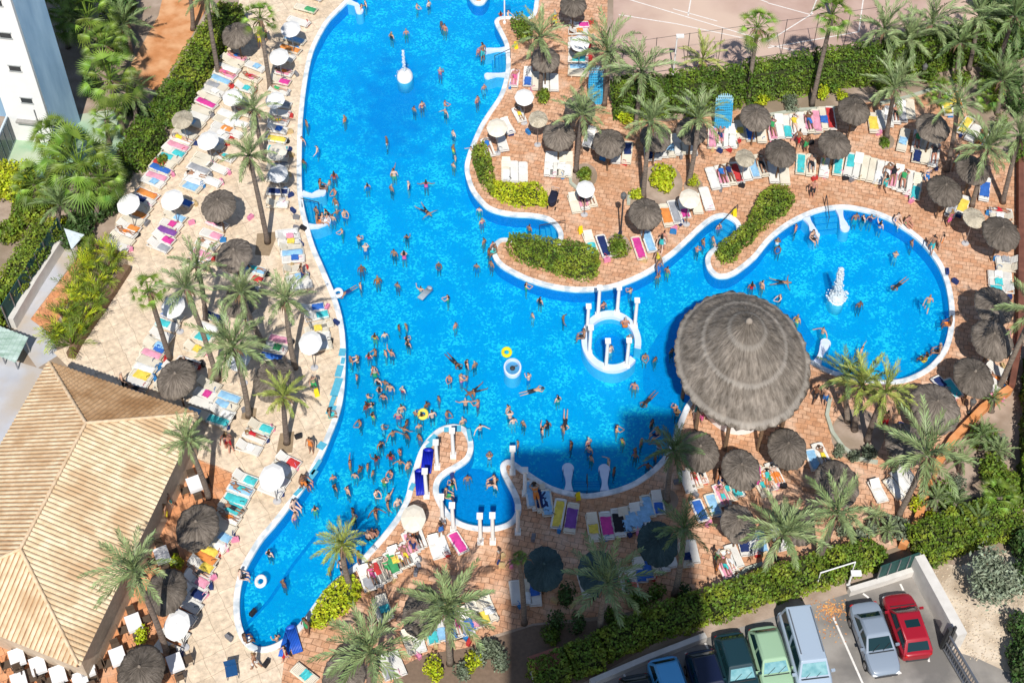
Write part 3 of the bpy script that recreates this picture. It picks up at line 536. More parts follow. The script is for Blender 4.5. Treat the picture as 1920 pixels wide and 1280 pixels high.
# bushes: px, radius px, height, material
BU = [((1158,468),22,1.0,'hedgebright','oval clipped bush at the foot of the lamp post'),((980,66),24,1.6,'hedgebright','round clipped bush at the top pool corner'),((1016,190),16,.9,'hedgebright','small round bush'),((1096,330),17,.7,'hedgebright','small round bush'),((1240,342),26,.9,'lime','loose yellow green shrub'),((1192,368),13,.7,'lime','small lime shrub'),((1300,346),12,.7,'lime','small lime shrub'),((1298,228),18,.9,'hedgebright','pale green shrub'),((1170,230),16,.9,'lime','yellow flowering shrub'),
 ((1425,192),15,.8,'lime','yellow green shrub'),((1545,185),14,.9,'lime','yellow green shrub'),((1560,170),14,1.1,'hedge','dark green shrub'),((1600,150),20,1.6,'hedge','dark green shrub'),((1660,175),20,1.2,'hedge','dark green shrub'),((1740,150),18,1.4,'hedge','dark green shrub'),((1860,190),20,1.3,'lime','yellow green shrub'),((1890,170),24,2.0,'darkleaf','very dark shrub'),((1905,300),20,1.8,'hedge','dark green shrub'),((1900,110),36,3.0,'darkleaf','very dark shrub'),((1830,90),30,2.6,'darkleaf','very dark shrub'),((1780,100),26,2.4,'darkleaf','very dark shrub'),((1700,110),24,2.0,'hedge','dark green shrub'),
 ((1660,270),12,.3,'hedge','low green ground plant'),((1062,1125),21,1.3,'darkleaf','round clipped dark bush'),((1045,1175),17,1.6,'darkleaf','round clipped dark bush'),((1082,1182),17,1.6,'darkleaf','round clipped dark bush'),((1030,1200),20,.8,'hedge','low loose shrub'),((1150,1165),18,.9,'hedge','low loose shrub'),((1195,1130),22,1.0,'hedge','low loose shrub'),((1230,1120),18,.9,'hedge','low loose shrub'),((1285,1120),18,.8,'darkleaf','very dark shrub'),
 ((812,1262),19,1.2,'lime','round yellow green bush'),((868,1268),16,.9,'olive','pale round bush'),((905,1232),22,1.1,'olive','grey green cactus shrub'),((935,1245),20,1.1,'olive','grey green cactus shrub'),((890,1250),16,1.0,'lime','yellow tipped cactus shrub'),((925,1225),15,1.0,'olive','grey green cactus shrub'),
 ((1580,1000),18,1.0,'olive','grey green clipped bush'),((1612,1018),20,1.1,'olive','grey green clipped bush'),((1635,1000),14,.9,'olive','grey green clipped bush'),((1645,1040),15,1.0,'hedge','round green bush'),((1680,1000),26,1.0,'olive','grey green aloe clump'),((1720,955),16,.9,'lime','yellow green shrub'),((1765,945),26,1.5,'hedge','spiky green shrub'),((1790,925),20,1.4,'olive','spiky grey shrub'),((1840,830),24,1.5,'hedge','spiky green shrub'),((1870,850),20,1.2,'olive','pale shrub'),((1865,910),34,1.8,'hedgebright','broad leaved bright shrub'),((1885,935),30,1.6,'hedge','broad leaved green shrub'),((1770,985),22,1.0,'olive','pale shrub'),((1745,985),16,.9,'lime','yellow green shrub'),((1840,960),22,1.0,'olive','pale shrub'),
 ((1575,850),14,.5,'olive','low pale plant'),((1630,855),16,.5,'olive','low pale plant'),((1600,860),13,.5,'olive','low pale plant'),
 ((272,1200),16,1.0,'lime','yellow flowering shrub'),((335,1060),12,.9,'lime','yellow flowering shrub'),((25,355),42,1.8,'lime','bushy lime shrub'),((60,400),34,1.6,'hedgebright','leafy green shrub'),((95,370),34,1.6,'hedgebright','leafy green shrub'),((190,400),34,1.2,'darkleaf','spiky dark cycad'),((150,445),34,1.6,'darkleaf','dark leafy shrub'),((110,440),24,1.4,'lime','bushy lime shrub'),((20,440),28,1.2,'hedgebright','leafy green shrub'),((215,385),20,.9,'darkleaf','dark leafy shrub'),((225,340),24,1.5,'darkleaf','dark leafy shrub'),((275,285),20,1.6,'darkleaf','dark leafy shrub'),((250,215),24,1.8,'darkleaf','dark leafy shrub'),((285,235),18,1.6,'darkleaf','dark leafy shrub'),((215,100),34,2.4,'darkleaf','dark leafy shrub'),((235,30),42,2.8,'darkleaf','dark leafy shrub'),((180,180),24,1.8,'darkleaf','dark leafy shrub'),((440,45),16,1.2,'hedge','dark green shrub'),((395,115),14,.9,'hedgebright','leafy green shrub'),((375,140),13,.9,'lime','bushy lime shrub'),((365,172),12,.8,'hedgebright','leafy green shrub'),((345,200),10,.7,'hedge','dark green shrub'),((305,310),12,.8,'hedgebright','leafy green shrub'),
 ((1890,60),40,3.6,'darkleaf','very dark tree shrub'),((1850,20),36,3.4,'darkleaf','very dark tree shrub'),((1900,210),24,2.2,'darkleaf','very dark shrub'),((1870,250),18,1.6,'hedge','dark green shrub'),((1850,150),22,2.0,'hedge','dark green shrub'),((1700,150),16,1.4,'hedgebright','leafy green shrub'),((1800,160),16,1.3,'hedgebright','leafy green shrub'),((1580,190),13,.8,'lime','yellow green shrub'),((1480,200),16,.8,'olive','pale shrub'),((1910,1270),30,2.2,'darkleaf','very dark tree shrub'),((1925,1090),36,2.2,'darkleaf','very dark tree shrub'),((1915,1200),36,2.0,'darkleaf','very dark tree shrub'),((1912,1030),26,2.0,'darkleaf','very dark tree shrub'),((1905,1250),26,1.4,'darkleaf','very dark tree shrub')]
for px, r, h, mk, lk in BU:
    if lk: bush(px, r, h, M[mk], lk, 'shrub' if 'shrub' in lk else 'bush', .13 if r > 24 else .1, 2.6)
# grey olive tree on the sand
M['olivetree'] = pmat('olive_tree_leaf', (.15, .19, .12), (.3, .34, .24), 2.0, .5, island=.4)
def olive_tree(px, rpx, h):
    b = at(*px); s = sc_at(b); r = rpx/s; o = empty('olive_tree', b); t = MB(); cr = MB(); random.seed(9)
    t.tube([(0, 0, 0), (.05, .05, h*.35), (.1, 0, h*.55)], [.17, .13, .08], 8)
    for k in range(9):
        a = k*.7; e = Vector((math.cos(a)*r*.6, math.sin(a)*r*.7, h*random.uniform(.6, .85))); t.tube([(.05, .03, h*.35), tuple(e*.55+Vector((0, 0, h*.2))), tuple(e)], [.07, .05, .02], 5)
    L_ = [Vector((random.uniform(-.55, .55)*r, random.uniform(-.55, .55)*r*1.2, h*random.uniform(.5, .85))) for _ in range(16)]
    for i in range(3600):
        c = L_[i % 16]; d = Vector((random.gauss(0, 1), random.gauss(0, 1), random.gauss(0, .8)))
        p = c+d*r*.22; leafquad(cr, p, .11*random.uniform(.6, 1.3), None, 2.6)
    obj('trunk', t.mesh('trunk', M['wood']), o); obj('crown', cr.mesh('crown', M['olivetree']), o)
    tag(o, 'grey leaved olive tree with a rounded crown standing on the pale sand', 'tree')
olive_tree((1845,1112), 52, 3.2)
# ------------------------------------------------------------------ umbrellas
random.seed(21)
def cone_canopy(n, rr, h, scal, layers, skirt, seed, uvon=True):
    random.seed(seed); mb = MB(); mb.uv = []
    prof = [(1-i/layers) for i in range(layers+1)]
    rows = []
    for i, r in enumerate(prof):
        z = h*(1-r)**.92
        rows.append((max(r, .03)*rr, z, 1-r))
    rows = [(rr*.985, -skirt, -.08)]+rows
    for (r, z, v) in rows:
        for k in range(n+1):
            a = 2*math.pi*k/n; jit = 1+(random.uniform(-scal, scal) if v <= 0 else random.uniform(-.006, .006))
            if k == n: mb.v.append(mb.v[len(mb.v)-n])
            else: mb.v.append((r*jit*math.cos(a), r*jit*math.sin(a), z+(random.uniform(-.03, .03)*rr if v < 0 else random.uniform(-.008, .008))))
            mb.uv.append((k/n, v))
    m = n+1
    for i in range(len(rows)-1):
        for k in range(n): mb.f.append((i*m+k, i*m+k+1, (i+1)*m+k+1, (i+1)*m+k)); mb.mi.append(0)
    return mb
THC = [cone_canopy(56, 1, .42, .05, 7, .09, s).mesh('thatch_canopy', M['thatch'], True) for s in (1, 2, 3)]
def pole_mesh(h, r): mb = MB(); mb.tube([(0, 0, 0), (0, 0, h)], r, 8); return mb.mesh('pole', M['wood'])
POLE = pole_mesh(1, .06)
capm = MB(); capm.lathe([(.09, -.06), (.1, .02), (.03, .14)], 10); CAPM = capm.mesh('top_knot', M['thatch'], True)
ribm = MB()
def thatched(px, wpx, look, mat='thatch', zr=2.55):
    c = at(px[0], px[1], zr); s = sc_at(c); r = wpx/2/s
    o = empty('thatched_umbrella', (c.x, c.y, 0), random.uniform(0, 6.28))
    o.rotation_euler.z = 0
    cn = obj('canopy', random.choice(THC), o, M[mat]); cn.location = (0, 0, zr); cn.scale = (r, r*KY, r*1.15)
    p = obj('pole', POLE, o); p.scale = (1, 1, zr+.3*r)
    k = obj('top_knot', CAPM, o, M[mat]); k.location = (0, 0, zr+.45*r)
    later(o, look, 'umbrella', px, 'thatched umbrellas' if mat == 'thatch' else None)
TH = [(445,65,58),(410,385,65),(440,478,66),(452,562,66),(331,710,73),(514,712,78),(370,987,80),(312,1108,76),(265,1258,86),(1023,112,54),(1075,10,50),(1088,203,58),(1048,254,61),(1142,268,60),(1229,258,58),(1297,245,58),(1417,220,58),(1601,207,59),(1565,270,60),(1464,287,58),(1749,239,62),(1823,318,60),(1771,357,64),(1877,437,68),(1864,572,72),(1860,636,76),(1825,706,73),(1754,764,90),(1698,832,76),(1312,845,72),(1389,879,72),(1476,840,73),(1569,905,82),(1384,981,66),(1497,987,62),(790,1152,72),(645,1268,80),(1210,400,62)]
for x, y, w in TH: thatched((x, y), w, 'brown thatched umbrella')
for x, y, w in [(1020,1065,74),(1121,1073,75),(1233,1018,76)]: thatched((x, y), w, 'thatched umbrella coloured dark for the tower shade', 'thatchshaded')
def parasol_mesh(n=8, h=.24):
    mb = MB(); mb.uv = []
    rows = [(1, 0), (.985, .045), (.66, .55*h+.02), (.3, .84*h), (.02, h)]
    nn = n*3
    for r, z in rows:
        for k in range(nn):
            sag = .96 if k % 3 else 1.0; a = 2*math.pi*k/nn
            rad = r*(sag if r > .5 else 1); mb.v.append((rad*math.cos(a), rad*math.sin(a), z-(0 if not k % 3 else .012*r))); mb.uv.append((k/nn, 1-r))
    for i in range(len(rows)-1):
        for k in range(nn): mb.f.append((i*nn+k, i*nn+(k+1) % nn, (i+1)*nn+(k+1) % nn, (i+1)*nn+k)); mb.mi.append(0)
    return mb
PAR = parasol_mesh().mesh('parasol_canopy', M['white'])
mb = MB()
for k in range(8):
    a = 2*math.pi*k/8; mb.tube([(math.cos(a)*.99, math.sin(a)*.99, .0), (math.cos(a)*.3, math.sin(a)*.3, .19)], .012, 4)
RIBS = mb.mesh('ribs', M['metal'])
PB = MB(); PB.lathe([(.24, 0), (.24, .06), (.05, .1)], 14); PBASE = PB.mesh('base', M['concrete'])
M['canvas'] = pmat('white_canvas', (.78, .77, .75), (.85, .84, .82), 3, .8, orand=.04)
M['creamcanvas'] = pmat('cream_canvas', (.74, .67, .55), (.82, .75, .63), 3, .8, orand=.04)
M['greycanvas'] = pmat('grey_white_canvas', (.5, .52, .54), (.75, .75, .74), 3, .8)
def parasol(px, wpx, look, mk, zr=2.35):
    c = at(px[0], px[1], zr); s = sc_at(c); r = wpx/2/s
    o = empty('parasol', (c.x, c.y, 0)); cn = obj('canopy', PAR, o, M[mk]); cn.location = (0, 0, zr); cn.scale = (r, r*KY, r*1.3); cn.rotation_euler.z = 0
    rb = obj('ribs', RIBS, o); rb.location = (0, 0, zr-.03); rb.scale = (r*.97, r*KY*.97, r*1.2)
    p = obj('pole', POLE, o, None); p.scale = (.5, .5, zr+.25*r); p.material_slots[0].link = 'OBJECT'; p.material_slots[0].material = M['metal']
    obj('base', PBASE, o)
    later(o, look, 'parasol', px, 'sun parasols')
for x, y, w in [(545,55,38),(523,107,38),(516,188,37),(436,183,38),(390,264,41),(323,375,43),(241,383,43),(325,575,45),(582,643,45),(510,895,49),(332,1172,50),(1087,82,37),(983,183,37),(1098,355,36)]: parasol((x, y), w, 'white parasol', 'canvas')
for x, y, w in [(520,285,37),(932,240,40),(1293,373,40),(775,972,48)]: parasol((x, y), w, 'cream parasol', 'creamcanvas')
for x, y, w in [(521,326,38),(447,672,46)]: parasol((x, y), w, 'grey white parasol', 'greycanvas')
for x, y, w in [(342,225,41),(1009,224,37),(1397,297,38),(1826,409,42)]: parasol((x, y), w, 'straw coloured parasol', 'thatchlight')
# the great roof
zr = 3.6; c = at(1391, 671, zr); s = sc_at(c); rr = 126/s
o = empty('thatched_pavilion', (c.x, c.y, 0))
mb = MB(); mb.uv = []; random.seed(4)
n = 30; rows = [(.97, -.3, -.06), (1.0, -.05, 0), (.995, .06, .02)]
L_ = 26
apx = rise(Vector((c.x, c.y, 0)), 1405, 600); hh = apx.z-zr; ofx = apx.x-c.x; ofy = apx.y-c.y
steps = 5
for i in range(1, L_+1):
    t = i/L_; st = (t*steps) % 1; rows.append((1-t if t < 1 else .012, hh*(t-.012*math.sin(2*math.pi*t*steps))+.05*(st < .08), t))
for r, z, v in rows:
    for k in range(n*4+1):
        kk = k % (n*4); a = 2*math.pi*kk/(n*4); f = (kk % 4)/4
        poly = math.cos(math.pi/n*1.0)/math.cos((f-.5)*2*math.pi/n) if r > .2 else 1
        random.seed(int(kk*131+v*977)); j = random.uniform(-.03, .03) if v <= 0.02 else random.uniform(-.004, .004)
        mb.v.append((rr*r*poly*(1+j)*math.cos(a)+ofx*max(v, 0), rr*KY*r*poly*(1+j)*math.sin(a)+ofy*max(v, 0), zr+z+random.uniform(-.03, .03))); mb.uv.append((k/(n*4)*2.2, v*2.6))
m_ = n*4+1
for i in range(len(rows)-1):
    for k in range(n*4): mb.f.append((i*m_+k, i*m_+k+1, (i+1)*m_+k+1, (i+1)*m_+k)); mb.mi.append(0)
obj('thatch_roof', mb.mesh('thatch_roof', M['thatchbig'], True), o)
cp = MB(); cp.lathe([(.26, -.2), (.16, .02), (.03, .16)], 14, c=(ofx, ofy, zr+hh-0)); obj('ridge_cap', cp.mesh('ridge_cap', M['thatchbig'], True), o)
for k in range(10):
    a = 2*math.pi*k/10; p = MB(); p.tube([(rr*.8*math.cos(a), rr*KY*.8*math.sin(a), 0 if math.sin(a) < -.1 else -1), (rr*.8*math.cos(a), rr*KY*.8*math.sin(a), zr+.15*hh)], .12, 8); obj('post', p.mesh('post', M['wood']), o)
tag(o, 'huge round grey thatched roof over the pool bar', 'pavilion')
br = MB(); br.lathe([(rr*.55, 0), (rr*.55, 1.05), (rr*.6, 1.06), (rr*.6, 1.12), (rr*.42, 1.12), (rr*.42, 0)], 40, KY, cap=False)
b_ = obj('bar_counter', br.mesh('bar_counter', M['white'])); b_.location = (c.x, c.y, 0); tag(b_, 'round white bar counter under the huge thatched roof', 'bar')
# ------------------------------------------------------------------ columns
cm = MB(); cm.box((0, 0, .06), (.46, .46, .12)); cm.lathe([(.2, .12), (.2, .17), (.15, .2), (.135, 1.0)], 14); COLB = cm
def column(bpx, tpx, look, group):
    b = at(*bpx); t = rise(b, *tpx); h = max(1.6, t.z); o = empty('white_column', b)
    sh = MB(); sh.lathe([(.14, .14), (.14, .2), (.115, .24), (.1, h-.22), (.12, h-.2)], 14); obj('shaft', sh.mesh('shaft', M['column'], False), o)
    p = MB(); p.box((0, 0, .07), (.34, .42, .14)); obj('plinth', p.mesh('plinth', M['column']), o)
    q = MB(); q.lathe([(.12, h-.2), (.17, h-.12), (.17, h-.1)], 14); q.box((0, 0, h-.05), (.33, .38, .1)); obj('capital', q.mesh('capital', M['column']), o)
    later(o, look, 'column', tpx, group)
for b, t in [((1101,620),(1102,573)),((1121,592),(1124,538)),((1157,588),(1160,538)),((1190,612),(1195,562)),((1105,663),(1108,613)),((1136,690),(1140,638)),((1175,686),(1181,637))]: column(b, t, 'white column on the whirlpool ring', 'columns of the whirlpool')
for b, t in [((850,855),(851,806)),((820,876),(817,828)),((800,930),(798,882)),((830,978),(830,930)),((850,994),(849,946)),((901,1016),(900,966)),((924,1016),(925,965)),((961,886),(962,840)),((984,926),(984,880)),((971,998),(972,950))]: column(b, t, 'white column on the deck', 'columns around the small pool')
# ------------------------------------------------------------------ whirlpool ring, entry walls, steps, fountains
def capsule(P, w, z0, z1, endr=None):
    # plan outline of a band with round ends
    Q = [at(x, y, 0).to_2d() for x, y in P]; mb = MB(); n = len(Q); dense = []
    for i in range(n-1):
        for k in range(5): dense.append(Q[i].lerp(Q[i+1], k/5))
    dense.append(Q[-1]); m = len(dense); l = []; r = []
    for i, q in enumerate(dense):
        t = (dense[min(i+1, m-1)]-dense[max(i-1, 0)]).normalized(); nn = Vector((-t.y, t.x)); f = i/(m-1)
        ww = w/2*(1 if not endr else (1.25-.5*math.sin(min(1, f*1.25)*math.pi)))
        l.append(q+nn*ww); r.append(q-nn*ww)
    er = endr or w/2; e = dense[-1]; t = (dense[-1]-dense[-2]).normalized(); a0 = math.atan2(t.y, t.x)
    arc = [e+Vector((math.cos(a0+a), math.sin(a0+a)*(1.15 if endr else 1)))*er for a in [R(110-k*20) for k in range(12)]]
    poly = r+arc[::-1]+l[::-1]
    mb.prism([tuple(p) for p in poly], z0, z1); return mb
def tagw(name, mb, mk, label, cat, group=None):
    o = obj(name, mb.mesh(name, M[mk])); tag(o, label, cat, group); return o
ringo = MB(); RC = at(1146, 640); sR = sc_at(RC); ro = 56/sR; ri = 44/sR
def ringseg(a0, a1, r0, r1, z0, z1, n=40, ky=KY):
    outer = [(RC.x+r1*math.cos(a), RC.y+r1*ky*math.sin(a)) for a in [a0+(a1-a0)*i/n for i in range(n+1)]]
    inner = [(RC.x+r0*math.cos(a), RC.y+r0*ky*math.sin(a)) for a in [a1-(a1-a0)*i/n for i in range(n+1)]]
    mb = MB(); mb.prism(outer+inner, z0, z1); return mb
o = obj('whirlpool_ring', ringseg(R(-12), R(320-0), ri, ro, FZ, .12, 60).mesh('whirlpool_ring', M['palewall'])); tag(o, 'pale ring wall of the round whirlpool with an opening on the right', 'ring wall')
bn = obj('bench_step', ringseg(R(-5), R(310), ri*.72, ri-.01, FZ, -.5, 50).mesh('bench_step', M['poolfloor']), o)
fl = MB(); fl.lathe([(ri*.995, FZ+.004), (ri*.995, FZ+.016)], 48, KY); ob = obj('basin_floor', fl.mesh('basin_floor', M['pooldeep']), o); ob.location = (RC.x, RC.y, 0)
EW = [([(566,362),(585,366),(603,360)], .3, 'bone shaped pale wall above the left pool steps'), ([(578,424),(595,424),(612,414)], .3, 'bone shaped pale wall below the left pool steps'), ([(652,2),(668,8),(674,20)], .3, 'pale round ended wall at the top left pool edge'),
      ([(948,92),(930,93),(911,95)], .28, 'upper pale wall beside the steps at the top right edge'), ([(948,140),(930,140),(915,142)], .28, 'lower pale wall beside the steps at the top right edge'), ([(1512,408),(1521,422),(1528,440)], .32, 'left pale wall beside the round pool steps'), ([(1574,393),(1578,410),(1584,426)], .32, 'right pale wall beside the round pool steps'),
      ([(1066,919),(1066,900),(1065,878)], .34, 'left pale wall beside the shaded pool steps'), ([(1134,919),(1134,900),(1133,880)], .34, 'right pale wall beside the shaded pool steps'), ([(1532,680),(1540,662),(1548,643)], .32, 'pale seat wall beside the huge thatched roof')]
for P, er, lb in EW: tagw('entry_wall', capsule(P, .42, FZ, .02, er), 'palewall', lb, 'pool wall', 'pale bone shaped pool walls')
def steps_at(P0, P1, Q0, Q1, n, label):   # quad: first step edge P0-P1 to last Q0-Q1
    p0, p1, q0, q1 = (at(*p, -.3).to_2d() for p in (P0, P1, Q0, Q1)); o = None
    root = empty('pool_steps', (p0.x, p0.y, 0)); off = p0
    for i in range(n):
        a, b = p0.lerp(q0, i/n), p1.lerp(q1, i/n); c, d = p0.lerp(q0, (i+1)/n-.004), p1.lerp(q1, (i+1)/n-.004)
        poly = [tuple(v-off) for v in (a, b, d, c)]; mb = MB(); mb.prism(poly, FZ, -.24-.18*i); obj('step', mb.mesh('step', M['stepblue']), root)
        e = MB(); e.prism([tuple(v-off) for v in (c.lerp(a, .18), d.lerp(b, .18), d, c)], -.238-.18*i, -.228-.18*i); obj('nosing', e.mesh('nosing', M['pooldeep']), root.children[-1] if root.children else root)
    mid0 = (p0+p1)/2; mid1 = (q0+q1)/2; r = MB(); u = mid0.lerp(mid1, -.45)-off; v = mid0.lerp(mid1, .8)-off
    r.tube([(u.x, u.y, 0), (u.x, u.y, .9), (v.x, v.y, .35), (v.x, v.y, -.8)], .03, 6); obj('handrail', r.mesh('handrail', M['darkmetal']), root)
    tag(root, label, 'pool steps')
M['stepblue'] = pmat('light_blue_step_tile', (.12, .42, .72), (.2, .52, .8), 6, .5)
steps_at((574,372),(584,418),(602,372),(606,412), 4, 'blue tiled steps between bone walls on the left pool edge')
steps_at((946,100),(947,134),(922,101),(924,136), 4, 'blue tiled steps at the top right edge by the dome fountain')
steps_at((1524,404),(1570,398),(1534,428),(1572,424), 3, 'pale blue steps into the round pool')
steps_at((1074,920),(1126,920),(1076,896),(1124,896), 3, 'blue steps of the shaded lower pool edge')
steps_at((1378,422),(1358,412),(1352,448),(1332,428), 4, 'pale blue steps in the slanting inlet near the tongue hedge')
steps_at((1044,448),(1040,426),(1005,448),(1003,422), 4, 'pale blue steps in the rounded stair inlet')
M['foam'] = pmat('white_water_foam', (.7, .84, .93), (.93, .95, .96), 9, .5, bump=.6, bscale=14); M['foam'].node_tree.nodes['Principled BSDF'].inputs['Alpha'].default_value = .6
def spray(mb, pts, r0, n, size):
    for i in range(n):
        t = random.random(); f = t*(len(pts)-1); k = min(int(f), len(pts)-2); p = Vector(pts[k]).lerp(Vector(pts[k+1]), f-k)
        p += Vector((random.gauss(0, 1), random.gauss(0, 1), random.gauss(0, .6)))*r0*(1-.55*t); mb.ball(p, size*random.uniform(.5, 1.3), 5, 4)
random.seed(3)
b = at(759, 142); o = empty('dome_fountain', (b.x, b.y, WZ)); rz = 15/sc_at(b)
d_ = MB(); d_.lathe([(rz*1.0, -.9), (rz*1.0, .0), (rz*.98, .16), (rz*.8, .36), (rz*.45, .48), (.03, .52)], 28, KY); obj('dome', d_.mesh('dome', M['white'], True), o)
nz_ = MB(); nz_.lathe([(.06, .5), (.06, .62), (.03, .64)], 10); obj('nozzle', nz_.mesh('nozzle', M['metal']), o)
top = rise(b, 757, 92); j = MB(); spray(j, [(0, 0, .6), (0, 0, (top.z)*.6), (-.02, 0, top.z)], .07, 90, .06); j.tube([(0, 0, .55), (0, 0, top.z*.75), (0, 0, top.z)], [.05, .05, .1], 6); obj('water_jet', j.mesh('water_jet', M['foam'], True), o)
fo = MB(); spray(fo, [(0, 0, .1), (0, 0, .14)], rz*.5, 300, .035); obj('splash', fo.mesh('splash', M['foam'], True), o)
tag(o, 'white dome fountain with a thin vertical jet in the top of the pool', 'fountain')
b = at(1569, 556); o = empty('splash_fountain', (b.x, b.y, WZ)); top = rise(b, 1578, 500)
f1 = MB(); spray(f1, [(0, 0, .0), (0, 0, .5)], .27, 900, .07); f1.ball((0, 0, .15), (.5, .62, .4), 16, 8); obj('foam_mound', f1.mesh('foam_mound', M['foam'], True), o)
f2 = MB(); tt = top-b; spray(f2, [(0, 0, .2), (tt.x*.5, 0, top.z*.5), (tt.x, 0, top.z)], .15, 800, .055); f2.tube([(0, 0, .2), (tt.x*.5, 0, top.z*.5), (tt.x, 0, top.z)], [.3, .16, .08], 10); obj('water_jet', f2.mesh('water_jet', M['foam'], True), o)
f3 = MB(); f3.lathe([(.5, -.9), (.5, 0.02), (.42, .1), (.2, .12)], 20, KY); obj('fountain_base', f3.mesh('fountain_base', M['white'], True), o)
tag(o, 'foaming white splash fountain in the middle of the round pool', 'fountain')
b = at(961, 690); o = empty('round_basin', (b.x, b.y, 0)); q = 16.5/sc_at(b)
l = MB(); l.lathe([(q, FZ), (q, .1), (q*.82, .12), (q*.8, -.05), (q*.2, -.1)], 30, KY, cap=False); obj('rim', l.mesh('rim', M['palewall'], False), o)
l = MB(); l.lathe([(q*.79, -.06), (q*.79, -.045)], 30, KY); obj('basin_water', l.mesh('basin_water', flat((.08, .3, .55), .15)), o)
l = MB(); l.lathe([(.16, -.05), (.16, .05), (.05, .1)], 12); l.tube([(.05, .1, 0), (.32, .15, .08)], .03, 5); obj('jet_head', l.mesh('jet_head', M['darkmetal']), o)
tag(o, 'small round white basin with a dark jet in the middle of the pool', 'basin')
# ------------------------------------------------------------------ people (one continuous skinned body per pose, hair and swimwear as children)
def build_body(name, J, fem=False):
    # J: joint positions
    V = []; E = []; Rr = []
    def v(p, r, par=None):
        V.append(tuple(p)); Rr.append(r if isinstance(r, tuple) else (r, r)); i = len(V)-1
        if par is not None: E.append((par, i))
        return i
    pel = v(J['pelvis'], (.15, .11)); wa = v(J['waist'], (.125, .095), pel); ch = v(J['chest'], (.165, .115), wa); nb = v(J['neck'], (.062, .062), ch)
    hb = v(J['head']*.35+J['neck']*.65, .065, nb); hd = v(J['head'], (.085, .095), hb); ht = v(J['head']+(J['head']-J['neck']).normalized()*.09, .07, hd)
    fw = J['face'].normalized(); v(J['head']+fw*.1-(J['head']-J['neck']).normalized()*.01, .016, hd)
    for s in 'LR':
        sh = v(J['sh'+s], .062, ch); el = v(J['el'+s], .043, sh); wr = v(J['wr'+s], .029, el)
        d = (J['wr'+s]-J['el'+s]).normalized(); side = d.cross(fw if abs(d.dot(fw)) < .9 else Vector((0, 0, 1))).normalized()
        pm = v(J['wr'+s]+d*.07, (.036, .018), wr)
        nrm = d.cross(side)
        for k in range(4):
            o = side*(k-1.5)*.019; l = (.07, .085, .08, .062)[k]
            a = v(J['wr'+s]+d*.1+o, .0095, pm); v(J['wr'+s]+d*(.1+l*.9)+o*1.2+nrm*.02, .008, a)
        th = v(J['wr'+s]+d*.055+side*-.045, .011, wr); v(J['wr'+s]+d*.1+side*-.062, .009, th)
        hp = v(J['hip'+s], .09, pel); kn = v(J['kn'+s], .058, hp); an = v(J['an'+s], .037, kn)
        dk = (J['an'+s]-J['kn'+s]).normalized(); fd = J['toe'].normalized(); v(J['an'+s]+fd*.13+dk*.05, (.035, .025), an)
    me = bpy.data.meshes.new(name); me.from_pydata(V, E, []); ob = bpy.data.objects.new(name, me); COL.objects.link(ob)
    sk = ob.modifiers.new('skin', 'SKIN'); sk.use_smooth_shade = True
    for i, d in enumerate(me.skin_vertices[0].data): d.radius = Rr[i]; d.use_root = (i == 0)
    ss = ob.modifiers.new('sub', 'SUBSURF'); ss.levels = 1; ss.render_levels = 1
    dg = bpy.context.evaluated_depsgraph_get(); out = bpy.data.meshes.new_from_object(ob.evaluated_get(dg)); bpy.data.objects.remove(ob); out.name = name
    out.materials.clear(); out.materials.append(None)
    return out
def shell(me, name, test, off):
    bm = bmesh.new(); bm.from_mesh(me); bm.normal_update()
    bmesh.ops.delete(bm, geom=[f for f in bm.faces if not test(f.calc_center_median())], context='FACES')
    for w in bm.verts: w.co += w.normal*off
    m = bpy.data.meshes.new(name); bm.to_mesh(m); bm.free(); m.materials.clear(); m.materials.append(None); m.polygons.foreach_set('use_smooth', [True]*len(m.polygons)); return m
def seg_d(p, a, b):
    d = b-a; t = max(0, min(1, (p-a).dot(d)/d.dot(d))); return (p-a-d*t).length
def V3(*a): return Vector(a)
